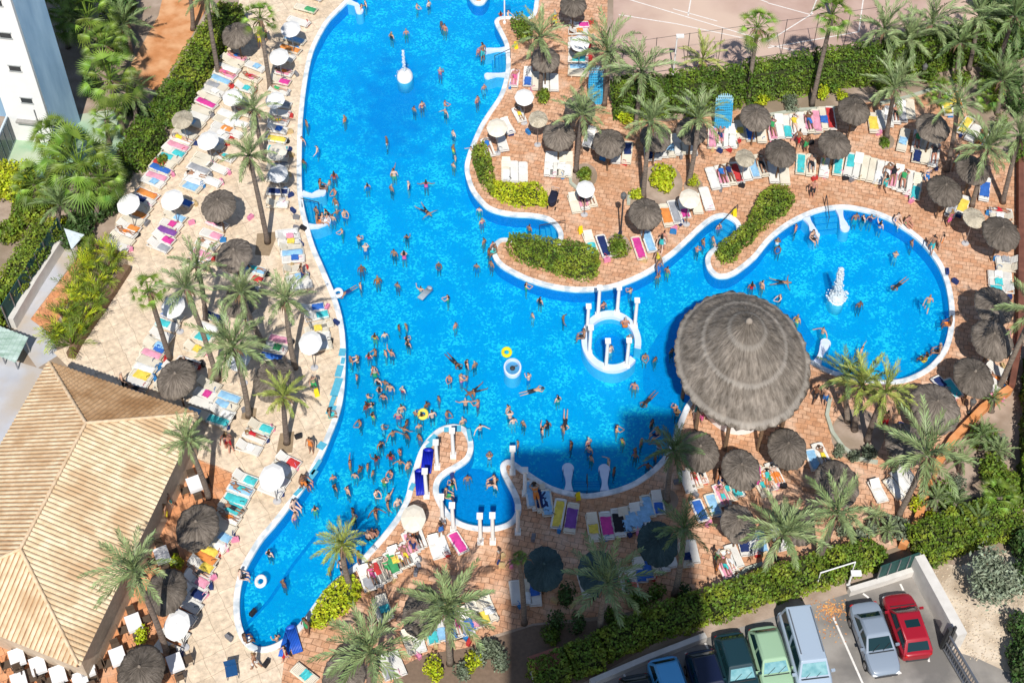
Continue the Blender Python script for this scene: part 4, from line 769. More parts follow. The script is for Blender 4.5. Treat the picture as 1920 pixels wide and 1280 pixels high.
def pose(kind):
    J = {}
    f = V3(0, -1, 0)
    J.update(pelvis=V3(0, 0, .93), waist=V3(0, 0, 1.1), chest=V3(0, 0, 1.32), neck=V3(0, 0, 1.5), head=V3(0, -.02, 1.64), face=f, toe=f)
    for s, k in (('L', 1), ('R', -1)):
        J['sh'+s] = V3(.19*k, 0, 1.42); J['el'+s] = V3(.27*k, .02, 1.14); J['wr'+s] = V3(.29*k, -.06, .9)
        J['hip'+s] = V3(.095*k, 0, .9); J['kn'+s] = V3(.11*k, -.02, .5); J['an'+s] = V3(.12*k, .02, .08)
    if kind == 'arms_out':
        for s, k in (('L', 1), ('R', -1)): J['el'+s] = V3(.42*k, -.06, 1.24); J['wr'+s] = V3(.58*k, -.22, 1.14)
    elif kind == 'arms_fwd':
        for s, k in (('L', 1), ('R', -1)): J['el'+s] = V3(.24*k, -.22, 1.2); J['wr'+s] = V3(.1*k, -.42, 1.2)
    elif kind == 'wave':
        J['elL'] = V3(.34, -.02, 1.62); J['wrL'] = V3(.36, -.08, 1.86)
    elif kind == 'walk':
        J['knL'] = V3(.1, -.2, .52); J['anL'] = V3(.1, -.22, .1); J['knR'] = V3(-.1, .06, .5); J['anR'] = V3(-.1, .3, .16); J['wrL'] = V3(.3, .14, .92); J['wrR'] = V3(-.3, -.2, .95)
    elif kind in ('lie', 'prone', 'float'):
        z = .12
        def L(p): return V3(p.x, p.z-.93, z+p.y*.6)
        if kind == 'float':
            for s, k in (('L', 1), ('R', -1)): J['el'+s] = V3(.45*k, 0, 1.42); J['wr'+s] = V3(.68*k, 0, 1.5); J['kn'+s] = V3(.2*k, 0, .5); J['an'+s] = V3(.32*k, 0, .1)
        if kind == 'lie': J['elL'] = V3(.34, .05, 1.55); J['wrL'] = V3(.14, .02, 1.76); J['knR'] = V3(-.14, -.22, .52)
        for k_ in list(J):
            if k_ not in ('face', 'toe'): J[k_] = L(J[k_]) if not (k_ == 'knR' and kind == 'lie') else V3(-.14, -.4, .34)
        J['face'] = V3(0, 0, 1 if kind != 'prone' else -1); J['toe'] = V3(0, -.3, .9) if kind != 'prone' else V3(0, -1, -.1)
        if kind == 'prone':
            for s, k in (('L', 1), ('R', -1)): J['el'+s] = V3(.3*k, .62, z); J['wr'+s] = V3(.12*k, .8, z)
    elif kind == 'sit':
        dz = -.83
        for k_ in list(J):
            if k_ not in ('face', 'toe'): J[k_] = J[k_]+V3(0, .0, dz)
        for s, k in (('L', 1), ('R', -1)):
            J['kn'+s] = V3(.12*k, -.42, .12); J['an'+s] = V3(.13*k, -.46, -.3); J['wr'+s] = V3(.24*k, -.28, .2); J['el'+s] = V3(.28*k, .0, .32)
    return J
POSES = {}
for kd in ('stand', 'arms_out', 'arms_fwd', 'wave', 'walk', 'lie', 'prone', 'float', 'sit'):
    J = pose(kd); me = build_body('person_body', J)
    hd, nk = J['head'], J['neck']; up = (hd-nk).normalized(); fc = J['face']
    def hair_t(c, long=False):
        d = c-hd; return (d.length < .17 and (d.dot(up) > .045 or d.dot(fc) < -.02) and d.dot(up) > -.05) or (long and d.dot(fc) < -.015 and -.26 < d.dot(up) < .1 and d.length < .28 and abs(d.x) < .1)
    def trunk_t(c): return min(seg_d(c, J['pelvis'], J['hipL'].lerp(J['knL'], .45)), seg_d(c, J['pelvis'], J['hipR'].lerp(J['knR'], .45)), seg_d(c, J['pelvis'], J['pelvis'].lerp(J['waist'], .4))) < .155 and (c-J['waist']).length > .12 and (min((c-J['wrL']).length, (c-J['wrR']).length) > .13 or (c-J['pelvis']).length < .16)
    def suit_t(c): return min(seg_d(c, J['pelvis'], J['waist']), seg_d(c, J['waist'], J['chest'].lerp(J['waist'], .1))) < .175 and min((c-J['elL']).length, (c-J['elR']).length, (c-J['wrL']).length, (c-J['wrR']).length) > .13 and (c-J['hipL']).dot(J['knL']-J['hipL']) < .02 
    def bra_t(c): return abs((c-J['chest'].lerp(J['waist'], .25)).dot(up)) < .07 and (c-J['chest']).length < .24 and min((c-J['elL']).length, (c-J['elR']).length) > .12
    POSES[kd] = dict(body=me, short=shell(me, 'hair', hair_t, .016), long=shell(me, 'hair', lambda c: hair_t(c, True), .026), trunks=shell(me, 'swim_shorts', trunk_t, .014), suit=shell(me, 'swimsuit', suit_t, .008), bra=shell(me, 'bikini_top', bra_t, .008))
SKIN = [flat(c, .55, name='skin') for c in ((.56, .34, .235), (.34, .18, .11), (.68, .47, .37), (.2, .1, .06), (.5, .24, .17))]
SKN = ['light skinned', 'tanned', 'pale skinned', 'deeply tanned', 'sunburnt']
HAIR = [flat((.018, .014, .012), .6), flat((.045, .025, .014), .6), flat((.25, .16, .07), .6), flat((.35, .33, .3), .6)]
HN = ['black haired', 'brown haired', 'blond', 'grey haired']
SW = {'dark': (.02, .022, .03), 'navy': (.02, .04, .16), 'red': (.5, .02, .03), 'blue': (.03, .18, .55), 'white': (.75, .75, .75), 'pink': (.7, .12, .3), 'yellow': (.75, .6, .05), 'green': (.05, .35, .12), 'turquoise': (.05, .5, .5), 'orange': (.75, .22, .04)}
SWK = ['dark', 'dark', 'navy', 'red', 'blue', 'dark', 'white', 'pink', 'turquoise', 'green', 'orange', 'yellow']
SWM = {k: flat(c, .7) for k, c in SW.items()}
prs = random.Random(77)
def person(kind, loc, rz, verb, px, group, scale=1.0, tilt=None, only=None):
    P = POSES[kind]; si = prs.choice([0, 0, 1, 1, 2, 3, 4]); hi = prs.choice([0, 0, 0, 1, 1, 1, 2, 3]); fem = prs.random() < .45; sw = only or prs.choice(SWK)
    o = obj('person', P['body'], None, SKIN[si]); o.location = loc; o.rotation_euler = tilt or (0, 0, rz); o.scale = (scale*.98, scale*.98, scale)
    obj('hair', P['long' if fem else 'short'], o, HAIR[hi])
    if fem:
        if prs.random() < .5: obj('swimsuit', P['suit'], o, SWM[sw]); cl = 'swimsuit'
        else: obj('bikini_top', P['bra'], o, SWM[sw]); obj('bikini_bottom', P['trunks'], o, SWM[sw]); cl = 'bikini'
    else: obj('swim_shorts', P['trunks'], o, SWM[sw]); cl = 'shorts'
    later(o, ('%s %s person in %s %s' % (verb, HN[hi], sw, cl)).strip(), 'person', px, group)
    return o
SWIM = {
(480,0): [(1205,30),(1295,10),(820,10),(790,42),(1390,165),(1415,205),(1125,225),(1015,255),(1380,525),(1710,635),(1660,735),(1185,805),(1245,780),(1415,760),(1420,825),(665,885),(378,910),(345,1030),(980,1040),(458,1100),(355,1195),(1480,985),(1480,1105),(1495,1170),(1480,1225),(1615,1110),(1025,1275),(1695,395),(1890,90),(1835,92)],
(480,320): [(585,30),(550,80),(590,145),(595,225),(605,290),(450,280),(520,290),(540,330),(575,340),(663,315),(1035,10),(835,105),(1015,115),(1145,95),(1275,90),(1675,275),(1695,360),(645,440),(770,495),(820,575),(1130,480),(1035,600),(1110,620),(1370,690),(790,720),(780,840),(912,810),(1060,845),(1235,870),(1440,945),(1495,1140),(1070,1155),(1125,1160),(890,1225),(965,1220),(1130,1250),(1710,515),(1775,535),(1745,605),(1655,695),(1765,690)],
(480,640): [(710,125),(760,125),(845,90),(895,70),(970,75),(1015,80),(875,190),(890,225),(755,245),(915,290),(968,290),(1005,335),(1098,350),(925,355),(955,400),(838,395),(828,470),(872,465),(875,540),(1090,490),(1065,545),(1195,520),(1280,460),(1240,540),(1320,540),(1370,410),(1430,520),(1550,580),(1570,440),(1665,460),(1680,635),(1450,255),(1535,265),(1580,265),(1580,160),(1640,165),(1635,365),(950,630),(1025,680),(1130,590),(1110,640),(1130,695),(1220,615),(1225,700),(935,765),(778,590),(1080,810),(1010,855),(1080,890),(1140,910),(900,870),(705,915),(740,985),(780,935),(835,915),(875,965),(1010,975),(960,1040),(575,1000),(590,1080),(685,1105),(900,1125),(995,1150),(985,1200),(1060,1190),(440,1235),(725,1250),(895,1250),(1140,0),(1750,845),(1585,1005),(1800,1030),(1790,1070),(1890,480),(1905,540),(1470,1060)],
(960,320): [(105,850),(210,955),(155,1065),(385,1095),(685,1005),(890,885),(1095,780),(1165,735),(1435,520),(1390,570),(1510,500),(1555,400),(1525,545),(130,410),(1800,850),(1875,850),(880,1235)],
(960,640): [(125,260),(345,410),(85,595),(10,580),(225,650),(265,625),(385,635),(785,645),(830,730),(445,765),(575,740),(580,795),(595,860),(1050,595),(970,740),(925,800),(925,840),(1225,480),(1240,525),(920,315),(1000,95),(1075,120),(1200,60),(45,750),(1100,770),(1075,850),(1020,920),(725,885),(765,960),(740,45)],
(1440,320): [(210,420),(70,520),(80,570),(660,335),(715,345),(770,355),(845,390),(1080,525),(960,610),(690,985),(90,945),(218,1105),(415,1185)],
(1440,640): [(700,60)],
(480,960): [(290,15),(895,5),(735,35),(905,130),(100,300),(205,525),(550,420),(155,930)]}
up_p = ['stand', 'stand', 'stand', 'stand', 'arms_out', 'arms_fwd', 'arms_fwd', 'stand', 'wave']
for (ox, oy), L_ in SWIM.items():
    for tx, ty in L_:
        px = (ox+tx/4, oy+ty/4); hz = prs.uniform(.22, .55)     # head top above the water
        b = at(px[0], px[1]+3, WZ+hz*.55)
        k = prs.choice(up_p); s = prs.uniform(.74, .92)
        person(k, (b.x, b.y, max(FZ, WZ+hz-1.75*s)), prs.uniform(0, 6.28), '', px, 'people in the pool', s)
FLOAT = [(480,320,1270,300,'float'),(480,320,680,910,'prone'),(960,640,155,370,'prone'),(480,640,1485,150,'prone'),(480,640,1475,1025,'prone'),(1440,320,100,835,'float'),(1440,320,985,850,'prone'),(960,640,1025,435,'prone'),(960,640,400,590,'prone'),(480,640,1640,370,'float')]
for ox, oy, tx, ty, k in FLOAT:
    px = (ox+tx/4, oy+ty/4); b = at(*px, WZ); person(k, (b.x, b.y, WZ-.12), prs.uniform(0, 6.28), 'floating', px, 'people in the pool', .85, None, prs.choice(['dark', 'dark', 'navy', 'white']))
# seated on the edges: px, heading (towards the water, degrees from -y)
SIT = [((601,352),90),((605,415),80),((595,416),90),((618,780),100),((572,905),60),((551,951),50),((905,97),-90),((1681,415),20),((1700,420),30),((1780,608),-90),((1760,660),-100),((1734,677),-140),((452,1082),90),((460,1202),120),((928,472),-60),((1095,632),-90),((1172,612),180),((698,1007),160),((690,1010),150),((1232,815),-60),((1522,447),40),((836,930),80),((927,905),-80),((780,580),0)]
for px, hd in SIT[:-1]:
    b = at(*px, .1); person('sit', (b.x, b.y, .04), R(hd), 'seated', px, 'people on the pool edge')
STAND = [(1040,40,'walk'),(1244,452,'stand'),(1240,458,'walk'),(1234,487,'stand'),(1236,503,'stand'),(1660,345,'walk'),(1738,332,'walk'),(1748,460,'walk'),(1765,455,'stand'),(1525,355,'stand'),(905,100,'stand'),(1782,410,'stand'),(428,830,'walk'),(486,75,'stand'),(497,65,'walk'),(566,512,'walk'),(582,835,'stand'),(588,720,'walk'),(568,905,'walk'),(642,1066,'stand'),(673,1050,'stand'),(574,1175,'stand'),(535,1225,'walk'),(478,1240,'walk'),(230,715,'walk'),(1345,895,'stand'),(1350,900,'walk'),(1545,300,'stand'),(1497,262,'walk'),(1512,270,'stand'),(1305,770,'stand'),(1315,780,'stand'),(1345,740,'stand'),(1610,1030,'stand'),(1660,790,'stand'),(1530,740,'walk'),(1548,745,'stand'),(1740,570,'walk'),(1810,300,'stand'),(1790,305,'stand'),(1900,440,'stand'),(935,1050,'stand'),(827,995,'stand'),(775,1000,'stand'),(775,1020,'walk'),(1345,1045,'stand'),(1345,1060,'stand'),(425,830,'walk'),(312,960,'stand'),(318,940,'walk')]
for x, y, k in STAND:
    b = at(x, y, .75); person(k, (b.x, b.y, .0), prs.uniform(0, 6.28), 'standing' if k == 'stand' else 'walking', (x, y), 'people on the deck', prs.uniform(.9, 1.03))
# ------------------------------------------------------------------ sun loungers, towels, sunbathers
ZL = .3
LW = .62
def lounger_parts(raised):
    fr = MB()
    for sx in (-1, 1): fr.box((sx*LW/2*.95, .95, ZL-.05), (.05, 1.9, .07))
    for y in (.03, 1.87): fr.box((0, y, ZL-.05), (LW, .05, .07))
    legs = []
    for sx in (-1, 1):
        for y in (.22, 1.55):
            l = MB(); l.box((sx*LW/2*.85, y, (ZL-.08)/2), (.05, .06, ZL-.08)); legs.append(l)
    seat = MB(); nsl = 11 if raised else 17; ymax = 1.18 if raised else 1.84
    for i in range(nsl): y = .08+(ymax-.08)*(i+.5)/nsl; seat.box((0, y, ZL), (LW*.88, (ymax-.08)/nsl*.84, .025))
    back = MB(); a = R(28)
    if raised:
        for i in range(6):
            t = (i+.5)/6*.68; c = (0, 1.2+t*math.cos(a), ZL+.0+t*math.sin(a)); 
            d = .68/6*.84/2; y0, z0 = c[1]-d*math.cos(a), c[2]-d*math.sin(a); y1, z1 = c[1]+d*math.cos(a), c[2]+d*math.sin(a)
            w = LW*.44; back.add([(-w, y0, z0), (w, y0, z0), (w, y1, z1), (-w, y1, z1), (-w, y0, z0-.025), (w, y0, z0-.025), (w, y1, z1-.025), (-w, y1, z1-.025)], [(0, 1, 2, 3), (7, 6, 5, 4), (0, 4, 5, 1), (1, 5, 6, 2), (2, 6, 7, 3), (3, 7, 4, 0)])
    else: back.box((0, 1.8, ZL+.035), (LW*.7, .12, .045))
    return fr, legs, seat, back
M['plastic'] = pmat('white_resin', (.72, .7, .66), (.8, .78, .73), 2, .5, orand=.05)
M['resin_cream'] = pmat('cream_resin', (.68, .62, .5), (.78, .72, .6), 2, .55, orand=.06)
LP = {}
for rs in (0, 1):
    fr, legs, seat, back = lounger_parts(rs); LP[rs] = (fr.mesh('frame', M['plastic']), [l.mesh('leg', M['plastic']) for l in legs], seat.mesh('seat', M['plastic']), back.mesh('backrest' if rs else 'head_bar', M['plastic']))
def towel_mesh(y0, y1, w, seed, stripes=0, fold=False):
    random.seed(seed); mb = MB(); ny, nx = 10, 5
    for i in range(ny+1):
        for k in range(nx+1):
            y = y0+(y1-y0)*i/ny; x = (k/nx-.5)*w; z = ZL+.035+random.uniform(0, .018)
            if abs(x) > w*.45 and w > LW*.95: z -= .1
            if fold: z += random.uniform(0, .09)
            mb.v.append((x+random.uniform(-.025, .025), y+random.uniform(-.03, .03), z))
    for i in range(ny):
        for k in range(nx): mb.f.append((i*6+k, i*6+k+1, (i+1)*6+k+1, (i+1)*6+k)); mb.mi.append(1 if stripes == 1 and i % 2 else 1 if stripes == 2 and k % 2 else 0)
    me = mb.mesh('towel', [None, M['white']], True); return me
TW = [towel_mesh(.1, 1.75, LW*1.04, 1), towel_mesh(.3, 1.5, LW*.95, 2), towel_mesh(.75, 1.8, LW*1.04, 3), towel_mesh(.05, .95, LW*1.04, 4), towel_mesh(.5, 1.1, LW*.8, 5, 0, True), towel_mesh(.1, 1.7, LW*1.0, 6, 1), towel_mesh(.1, 1.75, LW*1.04, 7, 2)]
TC = {'b': ('blue', (.02, .13, .5)), 'n': ('navy blue', (.012, .03, .13)), 't': ('turquoise', (.04, .52, .56)), 'r': ('red', (.55, .03, .03)), 'm': ('magenta', (.62, .03, .28)), 'k': ('pink', (.75, .3, .42)), 'y': ('yellow', (.8, .6, .06)), 'o': ('orange', (.75, .25, .04)), 'g': ('green', (.05, .33, .12)), 'w': ('white', (.78, .78, .76)), 'l': ('light blue', (.25, .5, .75)), 'u': ('purple', (.2, .06, .32)), 'c': ('coral', (.8, .17, .14)), 'e': ('grey', (.32, .33, .36)), 'd': ('black', (.02, .02, .025))}
for k, (n, c) in list(TC.items()): g_ = sum(c)/3; TC[k] = (n, tuple(v*.92+g_*.08 for v in c))
TM = {k: pmat(n.replace(' ', '_')+'_towel', tuple(v*.8 for v in c), tuple(min(1, v*1.15) for v in c), 4, .9) for k, (n, c) in TC.items()}
CLUT = []
lrs = random.Random(5); NL = [0]
def lounger(fpx, hpx, code, deck):
    f = at(*fpx, ZL); h = at(*hpx, ZL); d = (h-f).to_2d(); L_ = max(1.5, min(2.6, d.length)); rz = math.atan2(d.y, d.x)-math.pi/2
    o = empty('sun_lounger', (f.x, f.y, 0), rz, (1.05, L_/1.9, 1)); rs = 1 if lrs.random() < .3 else 0
    if code.isupper() or code in '*': rs = 0
    fr, legs, seat, back = LP[rs]; mt = M['plastic'] if lrs.random() < .62 else M['resin_cream']
    obj('frame', fr, o, mt); obj('seat', seat, o, mt); obj('backrest' if rs else 'head_bar', back, o, mt)
    for l in legs: obj('leg', l, o, mt)
    mid = ((fpx[0]+hpx[0])/2, (fpx[1]+hpx[1])/2)
    cn = 'white' if mt is M['plastic'] else 'cream'
    low = code.lower(); st = ''
    if code == '.' and not rs and lrs.random() < .14: code = '*'
    if lrs.random() < .65: CLUT.append((fpx[0]+lrs.uniform(-9, 9), fpx[1]+lrs.uniform(-4, 8)))
    if low in 'ymokrutbg' and lrs.random() < .2: low = lrs.choice('wwel.')
    if low in TC:
        wt = lrs.choice([0, 0, 0, 1, 1, 2, 3, 4, 5, 6] if not rs else [1, 3, 3, 4])
        me = TW[wt]
        if rs and wt == 1: me = TW[3]; wt = 3
        t = obj('towel', me, None, TM[low]); t.location = (f.x, f.y, 0); t.rotation_euler = (0, 0, rz); t.scale = (1.05, L_/1.9, 1)
        later(t, '%s%s towel spread on a lounger' % ('white striped ' if wt > 4 else 'crumpled ' if wt == 4 else '', TC[low][0]) if not (wt > 4 and low == 'w') else 'white towel spread on a lounger', 'towel', mid, 'towels on the loungers')
        st = ' under %s towel' % TC[low][0]
    if code.isupper() or code == '*':
        c = f.lerp(h, .5); k = lrs.choice(['lie', 'lie', 'prone'])
        person(k, (c.x, c.y, ZL+.03), rz, 'sunbathing', mid, 'sunbathers on loungers', min(1.08, L_/2.0))
        if not st: st = ' carrying a sunbather'
    later(o, '%s%s sun lounger%s' % ('raised ' if rs else '', cn, st), 'sun lounger', mid, 'sun loungers'); NL[0] += 1
def row(f0, f1, vec, codes, deck=0):
    n = len(codes)
    for i, cd in enumerate(codes):
        if cd == '_': continue
        t = i/(n-1) if n > 1 else 0; x = f0[0]+(f1[0]-f0[0])*t+lrs.uniform(-1, 1); y = f0[1]+(f1[1]-f0[1])*t+lrs.uniform(-1, 1)
        v = (vec[0]+lrs.uniform(-2, 2), vec[1]+lrs.uniform(-2, 2)); lounger((x, y), (x+v[0], y+v[1]), cd, deck)
ROWS = [((463,112),(338,302),(-40,-15),'K.gKlek.mr.k_wWktt'),((326,312),(242,467),(-40,-15),'rbkl_on.o.oW..'),((447,222),(375,357),(-38,-14),'wwowyl_y.kWbb'),((360,385),(318,468),(-38,-14),'b_lmumk'),((425,427),(388,500),(-38,-14),'Kk.kW'),((497,130),(468,192),(-36,-12),'lKt.'),
 ((475,215),(455,255),(-34,-12),'.w.'),((440,300),(415,345),(-38,-14),'K.g'),((343,598),(312,652),(-38,-14),'bt.l'),((310,658),(272,735),(-38,-14),'bk.wy.W'),((387,660),(372,686),(-36,-14),'yO'),((412,728),(390,782),(-38,-14),'tm.l'),((452,752),(430,795),(-42,-15),'llwt'),((512,806),(490,845),(-44,-15),'t.w'),
 ((605,-2),(580,45),(-38,-12),'ng.'),((572,80),(552,112),(-38,-10),'yok'),((548,138),(541,174),(-36,-8),'Km.'),((545,198),(537,262),(-36,-6),'e.Bby'),((541,280),(541,330),(-36,-3),'t.ee'),((541,336),(541,382),(-36,-3),'bnw'),((560,432),(572,482),(-38,4),'wky.lb'),((574,500),(592,545),(-38,6),'.lw_'),
 ((607,572),(624,602),(-36,8),'bt.'),((616,612),(622,645),(-38,6),'y.w'),((545,640),(530,672),(-36,-8),'kgb'),((500,510),(480,560),(-36,-10),'Kr.w'),((455,962),(425,1030),(-40,-18),'TW.lw'),((410,1040),(385,1112),(-42,-20),'yoy.k.'),((384,1120),(366,1165),(-38,-18),'n.b'),((350,1198),(338,1226),(-34,-16),'..'),((482,905),(456,962),(-45,-16),'tKt.'),((560,872),(530,925),(-42,-18),'rw..'),((345,700),(332,735),(-38,-14),'..'),((420,600),(400,640),(-38,-14),'nkt'),
 ((1104,45),(1103,138),(-34,0),'moew.tb.'),((962,162),(990,160),(2,-32),'Kb'),((1006,168),(1040,170),(0,-32),'.w.'),((960,250),(980,228),(-14,-26),'.K'),((1028,330),(1064,332),(3,-44),'w.ww'),((1098,275),(1118,280),(12,-34),'m.'),((1155,306),(1174,306),(3,-40),'.n'),((1218,300),(1300,287),(-4,-38),'nn.l...'),((1335,277),(1374,278),(1,-42),'kK.w'),((1390,260),(1430,268),(-6,-36),'yb.'),
 ((1452,262),(1562,242),(-8,-42),'K.tW.Kkbr'),((1640,248),(1708,222),(-4,-36),'y.e.e.'),((1690,282),(1716,286),(8,-42),'lW'),((1718,304),(1748,312),(8,-44),'n.W'),((1590,330),(1645,345),(8,-44),'t...w'),((1660,347),(1702,364),(8,-44),'*K.*.'),((1715,374),(1716,374),(6,-44),'t'),((1500,325),(1520,330),(2,-40),'tK'),((1545,332),(1570,327),(3,-36),'wt'),((1452,342),(1474,346),(-4,-42),'..'),
 ((1345,354),(1434,330),(-14,-40),'wKKr.l.'),((1333,394),(1334,394),(-12,-42),'w'),((1287,407),(1310,401),(-10,-32),'m.'),((1256,425),(1272,418),(-14,-42),'oe'),((1083,398),(1112,388),(-12,-36),'.K.'),((1115,476),(1140,482),(-14,-42),'tn'),((1205,485),(1224,472),(-14,-42),'ml'),((922,292),(946,283),(-12,-34),'..'),((950,340),(980,342),(0,-40),'w.w'),
 ((1845,376),(1846,376),(6,-45),'b'),((1780,405),(1800,402),(12,-35),'ky'),((1855,393),(1856,404),(42,5),'.w'),((1867,486),(1868,500),(42,3),'e.'),((1852,512),(1856,540),(42,4),'wtt'),((1800,250),(1830,275),(20,-30),'y.O'),((1780,215),(1800,200),(-10,-34),'yyo'),((1893,630),(1900,655),(-38,4),'r..'),((1783,737),(1800,745),(-26,-30),'nt'),((1868,742),(1892,705),(-30,-16),'K.W.'),
 ((1693,934),(1712,906),(-26,-36),'ww.'),((1656,940),(1657,940),(-18,-34),'w'),((1532,880),(1550,868),(-14,-32),'lW'),((1297,922),(1320,906),(-14,-34),'.K.'),((1322,976),(1346,966),(-16,-36),'bl'),((1362,946),(1386,930),(-14,-32),'K*t'),((1400,905),(1440,915),(-4,-34),'KmO'),((1440,930),(1462,905),(-16,-30),'*KO'),((1000,950),(1030,966),(-8,-52),'b.nl'),((1042,990),(1066,1000),(10,-56),'yu'),((1116,1014),(1165,1006),(-8,-52),'ymd'),((1180,998),(1212,986),(-14,-46),'llll'),((1222,968),(1238,962),(-12,-40),'lb'),
 ((1178,1108),(1190,1114),(-10,-42),'.c'),((1205,1090),(1218,1086),(-8,-40),'bb'),((1232,1078),(1262,1064),(-12,-36),'...'),((1290,1062),(1302,1056),(-10,-36),'n.'),((1368,1082),(1386,1062),(-18,-42),'KB.'),((1402,1042),(1432,1036),(-10,-34),'nwl'),((970,1132),(1006,1136),(-6,-44),'.bb'),((1105,1120),(1112,1118),(-10,-34),'.'),
 ((695,1107),(726,1090),(-18,-44),'eKr.'),((735,1086),(752,1066),(-16,-40),'.gy'),((760,1066),(778,1056),(-18,-40),'*K.'),((778,1036),(792,1026),(-16,-38),'KeW'),((885,1182),(926,1164),(-16,-44),'bkyt'),((850,1197),(880,1190),(-14,-42),'b*b'),((778,1226),(790,1222),(-14,-42),'.w'),((815,1206),(832,1201),(-10,-36),'tk'),((735,1272),(752,1266),(-16,-42),'e.'),((722,1165),(728,1160),(-14,-40),'.t'),((1470,1032),(1492,1016),(-16,-32),'.yb'),((870,1035),(872,1034),(-24,-38),'m'),((825,1045),(835,1040),(-14,-36),'ww'),((590,1278),(600,1272),(-26,-20),'t')]
for f0, f1, v, c in ROWS: row(f0, f1, v, c)
print('loungers', NL[0])
# ------------------------------------------------------------------ restaurant roof
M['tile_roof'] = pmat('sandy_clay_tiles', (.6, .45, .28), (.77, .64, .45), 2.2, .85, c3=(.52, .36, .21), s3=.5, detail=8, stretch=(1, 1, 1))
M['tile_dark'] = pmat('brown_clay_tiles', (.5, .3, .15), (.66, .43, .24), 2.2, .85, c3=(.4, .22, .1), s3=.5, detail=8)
M['pan_tile_shaded'] = pmat('groove_shaded_pan_tiles', (.27, .14, .07), (.42, .25, .13), 3, .9)  # darker pan tiles, with the groove shade put into their colour
M['ridge'] = pmat('ridge_tiles', (.6, .42, .25), (.78, .6, .42), 3, .85)
HE, HR = 3.3, 5.2
NW, NE, SE = at(92, 680, HE), at(370, 776, HE), at(146, 1246, HE); SW = NW+(SE-NE)
RA, RB = at(161, 794, HR), at(38, 1030, HR)
ctr = (NW+NE+SE+SW)/4; o = empty('restaurant_building', (ctr.x, ctr.y, 0)); ctr.z = 0
def roof_face(name, A, B, tops, m, pitch=.27, amp=.065):   # eave A-B, ridge points tops (left to right)
    mb = MB(); e = (B-A); L_ = e.length; u = e.normalized(); n = int(L_/pitch)*6
    T = tops; nr = (e.cross(T[0]-A)).normalized()
    if nr.z < 0: nr = -nr
    upd = nr.cross(u); upd = upd if upd.z > 0 else -upd
    def height(s):          # slope length available above eave position s
        pts = [(0, 0)]+[((t-A).dot(u), (t-A).dot(upd)) for t in T]+[(L_, 0)]
        for (s0, h0), (s1, h1) in zip(pts, pts[1:]):
            if s0 <= s <= s1 or s1 <= s <= s0: return h0+(h1-h0)*(s-s0)/(s1-s0+1e-9)
        return 0
    nv = 14
    for i in range(n+1):
        s = L_*i/n; h = max(.001, height(s)); off = amp*abs(math.sin(math.pi*i/6))
        for j in range(nv+1):
            jit = random.uniform(-.006, .006)
            p = A+u*s+upd*(h*j/nv-.12*(j == 0))+nr*(off+jit+.012*(j % 2)); mb.v.append(tuple(p-ctr))
    for i in range(n):
        for j in range(nv): mb.f.append((i*(nv+1)+j, (i+1)*(nv+1)+j, (i+1)*(nv+1)+j+1, i*(nv+1)+j+1)); mb.mi.append(1 if i % 6 == 0 else 0)
    me = mb.mesh(name, [m, M['pan_tile_shaded']]); return obj(name, me, o)
random.seed(8)
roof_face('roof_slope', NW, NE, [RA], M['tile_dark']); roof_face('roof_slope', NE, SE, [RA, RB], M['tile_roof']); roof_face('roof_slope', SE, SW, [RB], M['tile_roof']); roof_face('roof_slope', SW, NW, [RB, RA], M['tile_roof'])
for a, b in ((RA, RB), (RA, NW), (RA, NE), (RB, SE), (RB, SW)):
    mb = MB(); N_ = 26; up = Vector((0, 0, .06)); mb.tube([a+(b-a)*i/N_+up-ctr for i in range(N_+1)], [.1 if i % 2 else .085 for i in range(N_+1)], 8); obj('ridge_tile_row', mb.mesh('ridge_tile_row', M['ridge']), o)
wl = MB(); Q = [ctr+(p-ctr)*.93 for p in (SW, SE, NE, NW)]; wl.prism([(q.x-ctr.x, q.y-ctr.y) for q in Q], 0, HE-.15); obj('wall', wl.mesh('wall', flat((.5, .4, .3))), o)
gt = MB()
for a, b in ((NW, NE), (NE, SE), (SE, SW)): gt.tube([a-ctr+Vector((0, 0, -.1)), b-ctr+Vector((0, 0, -.1))], .06, 6)
obj('gutter', gt.mesh('gutter', M['darkmetal']), o)
tag(o, 'low restaurant building under a large hipped roof of sandy clay tiles', 'building')
# shop front glass strip under the right eave
gl = MB(); a = at(340, 850, 0); b = at(172, 1215, 0); d = (b-a); n = 8
for i in range(n):
    p = a+d*((i+.5)/n); gl.box((p.x, p.y, 1.1), (.06, d.length/n*.94, 2.2), math.atan2(d.y, d.x)-math.pi/2)
g = obj('glass_screen', gl.mesh('glass_screen', flat((.06, .065, .08), .15))); tag(g, 'dark glazed screen along the right eave of the tiled roof', 'glazing')
# ------------------------------------------------------------------ white corner building
def hit_plane(px, P, n): d = ray(*px); return CAM+d*((P-CAM).dot(n)/d.dot(n))
S0, S1, S2 = at(28, 262), at(105, 270), at(151, 228); S3 = S0+(S2-S1)
o = empty('corner_building', S1); HB_ = 24
def poly_prism(P, z0, z1): mb = MB(); mb.prism([(p.x-S1.x, p.y-S1.y) for p in P], z0, z1); return mb
M['bluewall'] = pmat('blue_grey_render', (.2, .33, .48), (.3, .45, .6), .7, .7, stretch=(2, 2, .4), bump=.2)  # blue-grey render colour of the side and set-back walls
wf = S1-S0; ns = Vector((wf.y, -wf.x, 0)).normalized()
obj('south_wall', poly_prism([S0, S1, S1-ns*.25, S0-ns*.25], 0, HB_).mesh('south_wall', M['white']), o)
obj('side_wall', poly_prism([S0-ns*.252, S1-ns*.252, S2, S3], 0, HB_).mesh('side_wall', M['bluewall']), o)
